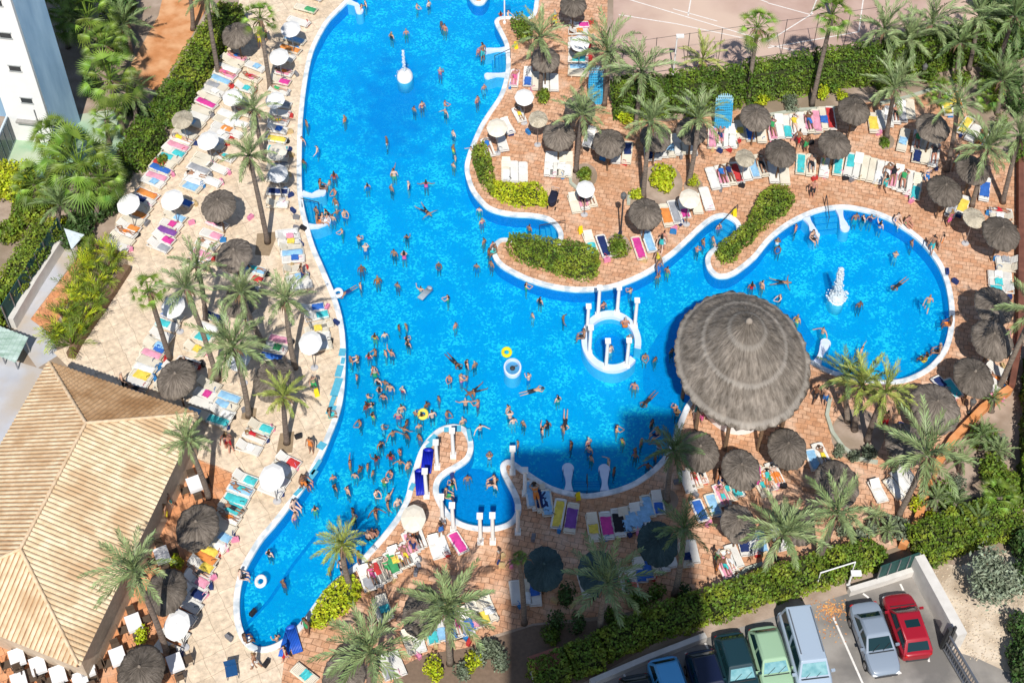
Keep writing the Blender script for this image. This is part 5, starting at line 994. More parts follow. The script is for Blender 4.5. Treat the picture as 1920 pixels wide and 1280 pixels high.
lw = S0-wf*2.5; obj('set_back_wall', poly_prism([lw-ns*2.2, S0-ns*2.2-wf*.02, S3-wf*.02, S3-wf*2.5], 0, HB_).mesh('set_back_wall', M['bluewall']), o)
obj('roof', poly_prism([S0-ns*.01, S1-ns*.01, S2, S3], HB_, HB_+.3).mesh('roof', M['concrete']), o)
for px in ((10, 66), (28, 128), (50, 188), (-8, 5)):
    c = hit_plane(px, S0, ns)-S1; w = MB(); w.box((c.x+ns.x*.012, c.y+ns.y*.012, c.z), (.78, .06, .42), math.atan2(wf.y, wf.x)); wo = obj('window', w.mesh('window', flat((.05, .055, .06), .2)), o)
    f = MB(); rz = math.atan2(wf.y, wf.x); ux = Vector((math.cos(rz), math.sin(rz), 0))
    for k in (-1, 1): f.box((c.x+ns.x*.03, c.y+ns.y*.03, c.z+k*.24), (.9, .1, .06), rz)
    obj('sill', f.mesh('sill', flat((.4, .42, .42))), wo)
lg = MB(); c = hit_plane((72, 228), S0, ns)-S1; lg.box((c.x+ns.x*.18, c.y+ns.y*.18, c.z), (3.0, .34, .16), math.atan2(wf.y, wf.x)); obj('ledge', lg.mesh('ledge', flat((.33, .32, .3))), o)
dp = MB(); c = at(84, 268)-S1; dp.tube([(c.x, c.y, 0), (c.x, c.y, 3)], .05, 6); obj('downpipe', dp.mesh('downpipe', M['metal']), o)
tag(o, 'tall white corner building with a blue side wall and small slit windows', 'building')
ap = MB(); q0, q1 = at(5, 318), at(30, 258); dd = q1-q0; rz = math.atan2(dd.y, dd.x); mid = (q0+q1)/2
o = empty('glass_porch', mid, rz); ap.box((0, 0, 1.1), (dd.length, .12, 2.2)); obj('frame', ap.mesh('frame', flat((.55, .62, .7))), o)
for i in range(4):
    p = MB(); x = (-.5+(i+.5)/4)*dd.length; p.box((x, -.08, 1.1), (dd.length/4*.8, .05, 1.9)); obj('pane', p.mesh('pane', flat((.04, .06, .08), .12)), o)
tag(o, 'glazed porch with dark panes at the foot of the white corner building', 'porch')
# ------------------------------------------------------------------ hotel tower behind the viewpoint (its shade lies over the lower pool)
EL = 51.0
def tower(name, x0, x1, y0, h):
    mb = MB(); mb.box(((x0+x1)/2, y0-8, h/2), (x1-x0, 16, h)); o = obj(name, mb.mesh(name, M['white']))
    for k in range(int(h/3)):
        b_ = MB(); b_.box(((x0+x1)/2, y0+.04, 1.4+k*3), (x1-x0-.8, .08, 1.3)); obj('window_band', b_.mesh('window_band', flat((.07, .09, .11), .15)), o)
    return o
YT = -66.0
def tipY(px, z): return at(*px, z).y
te = math.tan(R(EL))
hA = (tipY((1030, 845), WZ)-YT)*te; hB = (tipY((1240, 772), WZ)-YT)*te; hC = (tipY((1120, 832), WZ)-YT)*te
xl, xr, xm, xk = at(950, 1000).x, at(1300, 1000).x, at(1166, 800).x, at(1062, 830).x
t1 = tower('hotel_tower', xl, xr, YT, hA); tag(t1, 'white hotel tower behind the viewpoint that shades the lower pool', 'building')
ph = MB(); ph.box(((xm+xr)/2, YT-5, (hA+hB)/2), (xr-xm, 9.9, hB-hA)); obj('penthouse', ph.mesh('penthouse', M['white']), t1)
ph = MB(); ph.box(((xk+xm)/2, YT-5, (hA+hC)/2), (xm-xk, 9.8, hC-hA)); obj('plant_room', ph.mesh('plant_room', M['white']), t1)
# ------------------------------------------------------------------ walls, kerbs, fences
def bandthing(name, pts, w, h, m, label, cat, group=None, z0=-.02):
    P = strip(pts, w); c = sum((p for p in P), Vector((0, 0)))/len(P); mb = MB(); mb.prism([tuple(p-c) for p in P], z0, h); o = obj(name, mb.mesh(name, m)); o.location = (c.x, c.y, 0); tag(o, label, cat, group); return o
M['orangewall'] = pmat('orange_render', (.62, .24, .08), (.72, .33, .14), 2, .85)
M['redwall'] = pmat('dark_red_wall', (.13, .05, .035), (.2, .08, .055), 2, .85)
M['kerb'] = pmat('pale_green_kerb', (.36, .4, .32), (.48, .5, .42), 2, .85)
M['whitewall'] = pmat('pale_wall_render', (.6, .57, .53), (.7, .67, .63), 2, .85)
bandthing('garden_wall', [(1890,736),(1840,772),(1783,832),(1753,880),(1730,945),(1714,990),(1690,1030)], .42, .55, M['orangewall'], 'curved orange garden wall between the deck and the planted gravel', 'wall')
bandthing('garden_wall', [(1910,290),(1910,500),(1909,640),(1892,735)], .35, .7, M['redwall'], 'dark red wall along the right edge of the deck', 'wall')
bandthing('planter_wall', [(241,506),(195,577),(150,642),(134,672)], .45, .5, M['wood'], 'brown planter wall between the beige deck and the areca palms', 'wall')
bandthing('garden_wall', [(26,615),(70,540),(127,450)], .4, .9, M['whitewall'], 'grey low wall in front of the green screen fence', 'wall')
for pts, lb in [([(1440,218),(1500,208),(1565,204)], 'pale kerb of the planting bed above the top right loungers'), ([(1650,196),(1700,184),(1760,166)], 'pale curved kerb left of the yellow towels'), ([(1556,748),(1550,780),(1560,812),(1580,840),(1610,862),(1645,868)], 'pale curved kerb around the twin palm clump'), ([(1372,1103),(1380,1085),(1400,1068),(1430,1058)], 'pale curved kerb beside the sunlit lower hedge'), ([(1068,322),(1070,345),(1085,358)], 'pale kerb left of the single white parasol'), ([(1180,365),(1178,385)], 'pale kerb beside the thatched umbrella and lime shrub')]:
    bandthing('planting_kerb', pts, .22, .18, M['kerb'], lb, 'kerb', 'kerbs of planting beds')
bandthing('kerb_wall', [(1107,1284),(1215,1238),(1322,1197)], .3, .45, M['whitewall'], 'shaded low wall between the hedge and the car park', 'wall')
bandthing('kerb_wall', [(1590,1113),(1650,1095),(1708,1076)], .3, .5, M['whitewall'], 'cream low wall behind the red car', 'wall')
bandthing('boundary_wall', [(1713,1068),(1752,1140),(1792,1215)], .55, 1.5, M['whitewall'], 'pale rendered wall between the red car and the sandy lot', 'wall')
def screen_fence(p0, p1, h, n, mk, label, cat='fence'):
    a, b = at(*p0), at(*p1); d = b-a; rz = math.atan2(d.y, d.x); o = empty('screen_fence', a, rz); L_ = d.length
    for i in range(n):
        p = MB(); p.box((L_*(i+.5)/n, 0, h/2), (L_/n*.97, .05, h*.96)); obj('panel', p.mesh('panel', M[mk]), o)
    for i in range(n+1):
        p = MB(); p.box((L_*i/n, -.06, h/2), (.06, .06, h)); obj('post', p.mesh('post', M['metal']), o)
    tag(o, label, cat)
M['greenscreen'] = pmat('dark_green_mesh', (.015, .06, .055), (.03, .095, .085), 3, .7)
screen_fence((18, 618), (122, 452), 2.2, 7, 'greenscreen', 'dark green screen fence below the slanting left hedge'); screen_fence((1640, 1092), (1712, 1066), 1.7, 4, 'greenscreen', 'green screen fence at the corner behind the red car')
# court fence of thin poles
a, b = at(1165, 146), at(1640, 78); d = b-a; o = empty('court_fence', a, math.atan2(d.y, d.x)); L_ = d.length
for i in range(9): p = MB(); p.tube([(L_*i/8, 0, 0), (L_*i/8, 0, 3.2)], .025, 5); obj('post', p.mesh('post', M['darkmetal']), o)
for z in (3.15, .1): p = MB(); p.tube([(0, 0, z), (L_, 0, z)], .015, 4); obj('rail', p.mesh('rail', M['darkmetal']), o)
tag(o, 'thin wire fence of dark poles along the sports court', 'fence')
# sliding gate
a, b = at(1768, 1218), at(1822, 1310); d = b-a; o = empty('sliding_gate', a, math.atan2(d.y, d.x)); L_ = d.length
for z in (.15, .8, 1.5): p = MB(); p.box((L_/2, 0, z), (L_, .1, .09)); obj('rail', p.mesh('rail', M['metal']), o)
for i in range(16): p = MB(); p.box((L_*(i+.5)/16, 0, .82), (.05, .05, 1.3)); obj('bar', p.mesh('bar', M['metal']), o)
p = MB(); p.box((-.15, 0, 1.0), (.2, .2, 2.0)); p.box((-.15, .3, 1.0), (.14, .14, 2.0)); obj('gate_post', p.mesh('gate_post', M['darkmetal']), o)
tag(o, 'grey metal sliding gate beside the car park exit', 'gate')
# small hut with a red flat roof, awning, sail
P = w2([(988,1252),(1046,1232),(1052,1262),(1000,1284)]); c = sum(P, Vector((0, 0)))/4; o = empty('garden_hut', (c.x, c.y, 0)); m_ = MB(); m_.prism([tuple((p-c)*.94) for p in P], 0, 1.1); obj('wall', m_.mesh('wall', M['whitewall']), o)
m_ = MB(); m_.prism([tuple(p-c) for p in P], 1.1, 1.2); obj('roof', m_.mesh('roof', flat((.36, .14, .1))), o); tag(o, 'small hut with a dull red flat roof at the bottom hedge', 'hut')
a = [at(-30, 600, 1.2), at(0, 610, 1.2), at(54, 632, 1.2), at(30, 680, .9), at(-30, 660, .9)]; c = a[2].copy(); c.z = 0
o = empty('corrugated_canopy', c); u = (at(54, 632, 1.2)-at(-40, 596, 1.2)); v = at(30, 680, 1.0)-at(54, 632, 1.2); mb = MB(); n = 48
for i in range(n+1):
    for j in range(2): p = at(-40, 596, 1.2)+u*(i/n)+v*j+Vector((0, 0, .04*math.sin(i*1.6)))-c; mb.v.append(tuple(p))
mb.f = [(2*i, 2*i+2, 2*i+3, 2*i+1) for i in range(n)]; mb.mi = [0]*n
obj('sheet_roof', mb.mesh('sheet_roof', pmat('mossy_glass_sheet', (.55, .66, .62), (.2, .32, .24), 1.4, .4, stretch=(.4, 2.5, 1))), o)
for q in ((48, 640), (26, 672), (2, 662)): g = at(q[0], q[1], 1.0)-c; p = MB(); p.tube([(g.x, g.y, 0), (g.x, g.y, 1.0)], .05, 6); obj('post', p.mesh('post', M['metal']), o)
tag(o, 'mossy corrugated canopy at the left picture edge', 'canopy')
s0, s1, s2 = at(120, 428, 1.5), at(158, 440, 1.2), at(134, 468, 1.2); c = at(135, 455); o = empty('shade_sail', c); mb = MB()
mb.add([s0-c, s1-c, s2-c, s0-c-Vector((0, 0, .03)), s1-c-Vector((0, 0, .03)), s2-c-Vector((0, 0, .03))], [(0, 2, 1), (3, 4, 5), (0, 1, 4, 3), (1, 2, 5, 4), (2, 0, 3, 5)]); obj('sail', mb.mesh('sail', flat((.6, .68, .72))), o)
for s_ in (s0, s1, s2): p = MB(); q = s_-c; p.tube([(q.x, q.y, 0), (q.x, q.y, q.z+.05)], .03, 6); obj('post', p.mesh('post', M['metal']), o)
tag(o, 'pale blue white shade sail at the top of the areca planter', 'shade sail')
sheet('orange_path', w2([(57,598),(95,625),(165,500),(150,478)]), -.006, M['terrace']); sheet('service_yard', w2([(22,622),(70,690),(110,665),(95,626),(57,598),(148,476),(128,452)]), -.008, M['concrete'])
for P in ([(482,438),(522,434),(505,480),(478,478)], [(525,812),(552,808),(548,848),(518,850)], [(390,690),(420,690),(415,722),(388,718)], [(455,762),(482,765),(478,790),(452,785)]): sheet('planting_patch', w2(P), .004, flat((.3, .22, .14), .95))
def disc(px, r, m, name='planting_soil'):
    P = [(px[0]+r*math.cos(a), px[1]+r*.98*math.sin(a)) for a in [2*math.pi*k/24 for k in range(24)]]; sheet(name, w2(P), .0045, m)
for px, r in (((1662,266),15),((1240,345),40),((1300,350),18),((1096,330),24),((1192,372),18),((1608,815),50),((1250,938),22),((1158,462),24)): disc(px, r, M['soil'])
sheet('lower_planting_soil', w2([(700,1330),(760,1245),(800,1225),(870,1215),(960,1185),(1000,1172),(1160,1160),(1330,1140),(1330,1150),(1000,1330)]), .0055, flat((.2, .14, .1), .95))
# ------------------------------------------------------------------ lamps and poles
def lamp_post(bpx, tpx, label, mk='darkmetal', kind=0):
    b = at(*bpx); t = rise(b, *tpx); h = t.z; o = empty('lamp_post', b); p = MB(); p.lathe([(.12, 0), (.12, .15), (.06, .22), (.05, h-.5)], 10); obj('post', p.mesh('post', M[mk]), o)
    l = MB()
    if kind == 0: l.lathe([(.06, h-.5), (.17, h-.42), (.2, h-.1), (.12, h), (.03, h+.12)], 10)
    else: l.box((.2, 0, h-.3), (.55, .3, .16)); l.tube([(0, 0, h-.6), (0, 0, h-.3)], .05, 6)
    obj('lantern', l.mesh('lantern', M[mk] if kind else flat((.12, .12, .12), .3)), o); tag(o, label, 'lamp post')
lamp_post((1163, 445), (1163, 362), 'dark lamp post rising from the oval clipped bush'); lamp_post((1262, 142), (1275, 62), 'white floodlight pole beside the sports court', 'white', 1); lamp_post((946, 44), (947, -15), 'white pole on the deck tip at the top pool corner', 'white', 1)
lamp_post((1590, 1098), (1598, 1068), 'short white lamp pole over the lower hedge', 'white', 1)
for b, t, l in [((1285, 215), (1287, 182), 'small dark lamp in front of the court hedge, left of the lattice arch'), ((1468, 178), (1470, 150), 'small dark lamp in front of the hedge right of the tall fan palm'), ((1728, 150), (1730, 120), 'small dark lamp in the top right planting'), ((1816, 775), (1828, 750), 'small dark lamp at the orange garden wall'), ((1185, 210), (1193, 180), 'small dark lamp beside the pointed hedge block')]: lamp_post(b, t, l)
p = MB(); a = at(1528, 1108); b = at(1592, 1088); o = empty('pipe_frame', a); d = b-a; p.tube([(0, 0, 0), (0, 0, 1.9), (d.x, d.y, 1.9), (d.x, d.y, 0)], .04, 6); obj('pipe', p.mesh('pipe', M['white']), o); tag(o, 'white pipe frame standing over the lower hedge', 'frame')
# ------------------------------------------------------------------ cars
M['glass'] = pmat('car_glass', (.008, .03, .035), rough=.06, spec=.6); M['glasslit'] = pmat('lit_screen_glass', (.12, .3, .34), (.25, .45, .48), 3, .08, spec=.6)  # brighter windscreen copy with the light put into its colour
M['tyre'] = pmat('tyre_rubber', (.02, .02, .02), rough=.85); M['rim'] = pmat('alloy', (.4, .4, .42), rough=.35, metal=.9)
def paint(n, c): 
    m = pmat(n, c, rough=.28, spec=.5); m.node_tree.nodes['Principled BSDF'].inputs['Coat Weight'].default_value = .6; return m
def car(fpx, rpx, color, kind, label, zz=.7, lit=False):
    f, r = at(*fpx, zz), at(*rpx, zz); d = (f-r); L_ = d.to_2d().length; c = (f+r)/2; rz = math.atan2(d.y, d.x); o = empty('parked_car' if kind != 'van' else 'parked_van', (c.x, c.y, 0), rz, (L_/4.3, 1.0, 1.0))
    W_ = .86 if kind != 'van' else .93
    st = {'sedan': [(2.16,.42,.42,.6),(2.12,.6,.36,.66),(2.0,.75,.28,.74),(1.8,.81,.24,.8),(1.5,.84,.22,.86),(.95,.86,.22,.95),(0,.86,.22,.97),(-1.2,.86,.22,.99),(-1.5,.85,.22,1.0),(-1.8,.82,.25,.99),(-2.02,.74,.3,.96),(-2.13,.6,.38,.9),(-2.16,.45,.45,.82)],
          'hatch': [(2.16,.4,.42,.6),(2.12,.58,.36,.68),(2.0,.74,.28,.76),(1.8,.81,.24,.83),(1.5,.84,.22,.9),(1.05,.86,.22,.99),(0,.86,.22,1.0),(-1.3,.86,.22,1.02),(-1.8,.83,.25,1.03),(-2.02,.77,.3,1.0),(-2.13,.62,.38,.94),(-2.16,.48,.45,.86)],
          'van': [(2.15,.74,.4,.8),(2.05,.86,.28,.95),(1.6,.92,.22,1.12),(1.3,.93,.22,1.2),(0,.93,.22,1.22),(-1.5,.93,.22,1.22),(-2.05,.91,.26,1.22),(-2.15,.86,.42,1.15)]}[kind]
    ca = {'sedan': (.95, .2, -.9, -1.55, .97, 1.42), 'hatch': (1.05, .4, -1.45, -2.0, 1.0, 1.5), 'van': (1.5, .95, -2.02, -2.12, 1.2, 1.95)}[kind]
    b = MB(); S = []
    for x, w, zb, zt in st:
        hw = w; sec = [(-hw*.9, zb), (-hw, zb+.16), (-hw, zt-.16), (-hw*.9, zt-.03), (-hw*.5, zt+.02), (hw*.5, zt+.02), (hw*.9, zt-.03), (hw, zt-.16), (hw, zb+.16), (hw*.9, zb)]
        S.append([(x, y, z) for y, z in sec])
    vs = [p for s_ in S for p in s_]; k = 10; fs = [(i*k+j, i*k+(j+1) % k, (i+1)*k+(j+1) % k, (i+1)*k+j) for i in range(len(S)-1) for j in range(k)]+[tuple(range(k)), tuple((len(S)-1)*k+j for j in range(k-1, -1, -1))]
    b.add(vs, [f_[::-1] for f_ in fs])
    x0, x1, x2, x3, zb, zt = ca; wb, wt = W_*.9, W_*.72
    B = [(x0, -wb, zb), (x0, wb, zb), (x3, wb, zb), (x3, -wb, zb)]; T = [(x1, -wt, zt-.03), (x1, wt, zt-.03), (x2, wt, zt-.05), (x2, -wt, zt-.05)]
    B = [(p[0], p[1], p[2]-.06) for p in B]
    Tm = [(x1-.15, -wt*.8, zt+.02), (x1-.15, wt*.8, zt+.02), (x2+.15, wt*.8, zt), (x2+.15, -wt*.8, zt)]
    b.add(B+T+Tm, [(0, 1, 5, 4), (1, 2, 6, 5), (2, 3, 7, 6), (3, 0, 4, 7), (4, 5, 9, 8), (5, 6, 10, 9), (6, 7, 11, 10), (7, 4, 8, 11), (8, 9, 10, 11)])
    bo = obj('body', b.mesh('body', color, True), o); bv = bo.modifiers.new('bevel', 'BEVEL'); bv.width = .05; bv.segments = 3; bv.angle_limit = R(28); wn = bo.modifiers.new('wn', 'WEIGHTED_NORMAL')
    def pane(q, name, ix, iy, m, off=.012):
        q = [Vector(p) for p in q]; n = (q[1]-q[0]).cross(q[3]-q[0]).normalized(); cc = sum(q, Vector())/4
        if n.dot(cc-Vector((0, 0, .6))) < 0: n = -n
        def bl(u, v): return q[0].lerp(q[1], u).lerp(q[3].lerp(q[2], u), v)+n*off
        g = MB(); P = [bl(ix, iy), bl(1-ix, iy), bl(1-ix, 1-iy), bl(ix, 1-iy)]; g.add(P+[p-n*.02 for p in P], [(0, 1, 2, 3), (7, 6, 5, 4), (0, 4, 5, 1), (1, 5, 6, 2), (2, 6, 7, 3), (3, 7, 4, 0)]); return obj(name, g.mesh(name, m), o)
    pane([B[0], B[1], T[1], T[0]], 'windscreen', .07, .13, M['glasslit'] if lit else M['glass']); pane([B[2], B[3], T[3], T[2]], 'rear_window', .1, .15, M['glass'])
    for q in ([B[1], B[2], T[2], T[1]], [B[3], B[0], T[0], T[3]]):
        q0, q1, q2, q3 = [Vector(p) for p in q]
        for u0, u1 in ((.04, .48), (.52, .95)): pane([q0.lerp(q1, u0), q0.lerp(q1, u1), q3.lerp(q2, u1), q3.lerp(q2, u0)], 'side_window', .04, .16, M['glass'])
    if kind == 'sunroof' or label.startswith('red'):
        g = MB(); g.box(((x1+x2)/2+.12, 0, zt+.022), (.5, .75, .012)); obj('sunroof', g.mesh('sunroof', M['glass']), o)
    for x in (1.32, -1.32):
        for s_ in (-1, 1):
            w = MB(); y = s_*(W_-.08); pr = []
            w.tube([(x, y-.1, .31), (x, y+.1, .31)], .31, 18); wo = obj('wheel', w.mesh('wheel', M['tyre']), o); rm = MB(); rm.tube([(x, y+s_*.098, .31), (x, y+s_*.108, .31)], .2, 14); obj('rim', rm.mesh('rim', M['rim']), wo)
    for s_ in (-1, 1):
        z = st[1][3]-.13; h = MB(); h.ball((2.06, s_*.56, z), (.1, .19, .09), 10, 6); obj('headlight', h.mesh('headlight', flat((.7, .72, .75), .15)), o)
        h = MB(); h.ball((-2.08, s_*.62, .82 if kind != 'van' else 1.0), (.07, .13, .1), 8, 5); obj('tail_light', h.mesh('tail_light', flat((.45, .01, .01), .25)), o)
        h = MB(); h.box((x0-.25, s_*(W_+.08), zb+.02), (.12, .2, .13)); obj('wing_mirror', h.mesh('wing_mirror', color), o)
    sm = MB()
    for s_ in (-1, 1):
        for xx in (.95, -.1, -1.15): sm.box((xx, s_*(W_+.002), .62), (.018, .012, .6))
    for xx in (x0+.06,): sm.box((xx, 0, zb+.03), (.05, wb*1.7, .02))
    obj('seam', sm.mesh('seam', M['darkmetal']), o)
    wp = MB()
    for yy in (-.45, .1): wp.tube([(x0-.02, yy, zb+.02), (x0-.3, yy+.42, zb+.02+(zt-zb)*.42)], .012, 4)
    obj('wiper', wp.mesh('wiper', M['darkmetal']), o)
    if kind == 'van':
        for s_ in (-1, 1):
            rr_ = MB(); rr_.box((-.6, s_*wt*.86, zt+.05), (2.4, .05, .05)); obj('roof_rail', rr_.mesh('roof_rail', M['metal']), o)
    bp = MB(); bp.box((2.13, 0, .42), (.08, 1.2, .16)); bp.box((-2.13, 0, .45), (.08, 1.2, .16)); obj('bumper', bp.mesh('bumper', flat((.06, .06, .065), .5)), o)
    tag(o, label, 'car' if kind != 'van' else 'van', 'vehicles in the car park'); return o
car((1680, 1112), (1722, 1232), paint('dark_red_paint', (.33, .008, .02)), 'hatch', 'red car with a sunroof parked against the pale wall')
car((1664, 1262), (1617, 1132), paint('silver_paint', (.24, .29, .36)), 'sedan', 'silver saloon with its bonnet towards the bottom, left of the red car')
car((1533, 1298), (1490, 1148), paint('pale_blue_silver_paint', (.36, .44, .54)), 'van', 'pale silver blue van with a long flat roof', .9, True)
car((1464, 1300), (1428, 1178), paint('pale_green_paint', (.3, .46, .3)), 'hatch', 'pale green car left of the van', lit=True)
car((1402, 1312), (1364, 1190), paint('dark_teal_paint', (.01, .035, .045)), 'hatch', 'dark teal car between the green and the navy car', lit=True)
car((1348, 1345), (1310, 1222), paint('navy_paint', (.006, .01, .035)), 'hatch', 'navy car in the tower shade right of the light blue car')
car((1278, 1352), (1240, 1236), paint('light_blue_paint', (.1, .42, .75)), 'hatch', 'light blue car in the shade near the bottom edge')
car((1222, 1390), (1186, 1268), paint('black_paint', (.008, .008, .01)), 'hatch', 'black car cut by the bottom picture edge')
# ------------------------------------------------------------------ terrace tables and chairs
M['cloth'] = pmat('white_table_cloth', (.76, .76, .78), (.83, .83, .84), 3, .8)
ct = MB(); ct.box((0, 0, .43), (.44, .44, .05)); CSEAT = ct.mesh('seat', flat((.1, .07, .05), .6)); ct = MB(); ct.box((0, .21, .68), (.42, .04, .42)); CBACK = ct.mesh('backrest', flat((.1, .07, .05), .6))
CLEG = []
for sx in (-1, 1):
    for sy in (-1, 1): l = MB(); l.box((sx*.19, sy*.19, .2), (.04, .04, .41)); CLEG.append(l.mesh('leg', M['darkmetal']))
tt = MB(); tt.prism([(-.4, -.4), (.4, -.4), (.4, .4), (-.4, .4)], .72, .75); tt.prism([(-.395, -.395), (.395, -.395), (.395, .395), (-.395, .395)], .5, .719); TTOP = tt.mesh('table_cloth', M['cloth'])
tl = MB(); tl.lathe([(.3, 0), (.3, .04), (.04, .08), (.04, .7)], 12); TLEG = tl.mesh('pedestal', M['darkmetal'])
TBL = [((250,1165),'beside the right eave'),((220,1228),'left of the bottom thatched umbrella'),((163,1250),'at the bottom right corner of the tiled roof'),((31,1230),'leftmost below the tiled roof'),((70,1245),'second from the left below the tiled roof'),((108,1262),'third from the left below the tiled roof'),((303,1038),'between the big low palm and the thatched umbrella'),((364,905),'at the foot of the short palm by the roof'),((328,1240),'small one beside the bottom thatched umbrella'),((35,1275),'cut by the bottom edge below the tiled roof'),((150,1274),'cut by the bottom edge right of the others')]
for px, lb in TBL:
    b = at(*px, .75); o = empty('terrace_table', (b.x, b.y, 0), R(25)); o.scale = (.95, 1.2, 1); obj('table_cloth', TTOP, o); obj('pedestal', TLEG, o); tag(o, 'white clothed terrace table '+lb, 'table', 'terrace tables')
    for k in range(4):
        a = R(25)+k*math.pi/2; co = empty('terrace_chair', (b.x+math.cos(a+math.pi/2)*.62, b.y+math.sin(a+math.pi/2)*.74, 0), a); obj('seat', CSEAT, co); obj('backrest', CBACK, co)
        for l in CLEG: obj('leg', l, co)
        tag(co, 'dark chair, %s side of table %s' % (('top', 'left', 'bottom', 'right')[k], lb), 'chair', 'terrace chairs')
# ------------------------------------------------------------------ blue lattice arch with stacked loungers
def lattice(bpx, tpx, wpx, label):
    b = at(*bpx); t = rise(b, *tpx); s = sc_at(b); w = wpx/s; h = t.z; o = empty('lounger_stack', b)
    for i in range(5):
        p = MB(); y = -i*.16; hh = h*(1-.12*i); ln = .28
        # leaning lounger: slatted blue panel with an arched lattice head
        for k in range(9):
            x = (k/8-.5)*w*.94; top = hh*(.78+.2*math.sqrt(max(0, 1-(x/(w*.5))**2))); p.box((x, y+ln*.5, top/2), (w*.055, .03, top))
        for k in range(10):
            z = hh*(.08+k*.09); ww = w*.94 if z < hh*.78 else w*.94*math.sqrt(max(.05, 1-((z-hh*.78)/(hh*.22))**2)); p.box((0, y+ln*.5-.015, z), (ww, .03, hh*.04))
        obj('lounger_panel', p.mesh('lounger_panel', flat((.06, .42, .7) if i else (.35, .6, .72), .5)), o)
    tag(o, label, 'lounger stack')
lattice((1352, 238), (1356, 176), 32, 'stack of pale blue lattice loungers with an arched top behind the top loungers'); lattice((1115, 188), (1118, 124), 27, 'stack of pale blue lattice loungers beside the palm above the top umbrellas')
# ------------------------------------------------------------------ floats and small things
def torus(R_, r, n=20, m=8):
    mb = MB(); mb.v = [((R_+r*math.cos(2*math.pi*j/m))*math.cos(2*math.pi*i/n), (R_+r*math.cos(2*math.pi*j/m))*math.sin(2*math.pi*i/n), r*math.sin(2*math.pi*j/m)) for i in range(n) for j in range(m)]
    mb.f = [(i*m+j, ((i+1) % n)*m+j, ((i+1) % n)*m+(j+1) % m, i*m+(j+1) % m) for i in range(n) for j in range(m)]; mb.mi = [0]*len(mb.f); return mb
for px, c, lb in [((950, 661), (.8, .7, .02), 'yellow swim ring touching the small round basin'), ((489, 1090), (.8, .78, .76), 'white swim ring in the lower pool tip'), ((793, 777), (.8, .72, .1), 'yellow swim ring among the bathers left of the column peninsula'), ((634, 550), (.75, .8, .85), 'white swim ring in the pool narrows')]:
    b = at(*px, WZ); o = obj('swim_ring', torus(.24, .1).mesh('swim_ring', flat(c, .4))); o.location = (b.x, b.y, WZ+.05); o.scale = (1, 1.25, 1); tag(o, lb, 'swim ring')
def mattress(px, w, l, rz, c, label, z, tilt=0):
    b = at(*px, z); mb = MB(); n = 7
    for i in range(n): mb.tube([((i+.5)/n*w-w/2, -l/2, 0), ((i+.5)/n*w-w/2, 0, .02+.05*tilt), ((i+.5)/n*w-w/2, l/2, .18*tilt)], w/n*.52, 8)
    mb.ball((0, l/2*.9, .1+.18*tilt), (w*.46, .14, .09), 12, 6)
    o = obj('air_mattress', mb.mesh('air_mattress', flat(c, .35), True)); o.location = (b.x, b.y, z+.09); o.rotation_euler = (0, 0, R(rz)); tag(o, label, 'air mattress')
mattress((538, 1208), .55, 1.5, -8, (.02, .13, .55), 'blue air mattress lying beside the lower pool tip, left one', .05); mattress((552, 1202), .55, 1.5, 20, (.02, .1, .5), 'smaller blue air mattress leaning right of the lower pool tip', .08, 1)
mattress((801, 868), .62, 1.5, -4, (.008, .02, .42), 'dark blue mat standing nearest the tip of the column peninsula', .1, 1); mattress((789, 906), .62, 1.7, 6, (.008, .02, .4), 'dark blue mat on the left coping of the column peninsula', .1)
mattress((797, 552), .42, 1.1, -35, (.3, .36, .42), 'grey inflatable mattress held by bathers in the pool narrows', WZ)
random.seed(31)
for px, w, l, rz in [((642,660),.5,.6,5),((643,676),.3,.5,5),((636,695),.5,.9,8),((631,725),.6,1.4,10),((624,750),.35,.7,12),((621,768),.6,.7,15),((603,835),.6,.5,30),((592,875),.3,1.1,25),((585,892),.4,.9,28),((560,920),.3,.7,35),((837,805),.35,.35,0),((858,803),.5,.45,0),((880,815),.3,.9,-10),((812,822),.5,.6,40),((805,835),.4,.4,40),((773,912),.35,.5,20)]:
    b = at(*px, .07); mb = MB(); mb.box((0, 0, .006), (w*.8, l, .012)); o = obj('tile_patch', mb.mesh('tile_patch', flat((.1, .42, .58), .3)), copo); o.location = (b.x, b.y, .064); o.rotation_euler = (0, 0, -R(rz))
def wet_sign(px, label):
    b = at(*px); o = empty('floor_sign', b, R(20))
    for s_ in (-1, 1): p = MB(); p.add([(-.15, s_*.16, 0), (.15, s_*.16, 0), (.12, s_*.02, .6), (-.12, s_*.02, .6), (-.15, s_*.14, 0), (.15, s_*.14, 0), (.12, 0, .6), (-.12, 0, .6)], [(0, 1, 2, 3), (7, 6, 5, 4), (0, 4, 5, 1), (1, 5, 6, 2), (2, 6, 7, 3), (3, 7, 4, 0)]); obj('board', p.mesh('board', flat((.8, .62, .02), .4)), o)
    tag(o, label, 'sign')
for px, lb in [((1088,436),'yellow folding floor sign right of the stair inlet'),((1376,404),'yellow folding floor sign at the slanting inlet'),((594,740),'yellow folding floor sign left of the crowded pool edge'),((1083,934),'yellow folding floor sign below the shaded pool steps'),((967,90),'yellow folding floor sign below the round top bush')]: wet_sign(px, lb)
b = at(1036, 386); o = empty('pushchair', b, R(-15)); p = MB(); p.lathe([(.1, .3), (.28, .4), (.3, .75), (.2, .8)], 14, 1.7); obj('seat', p.mesh('seat', flat((.015, .018, .04))), o)
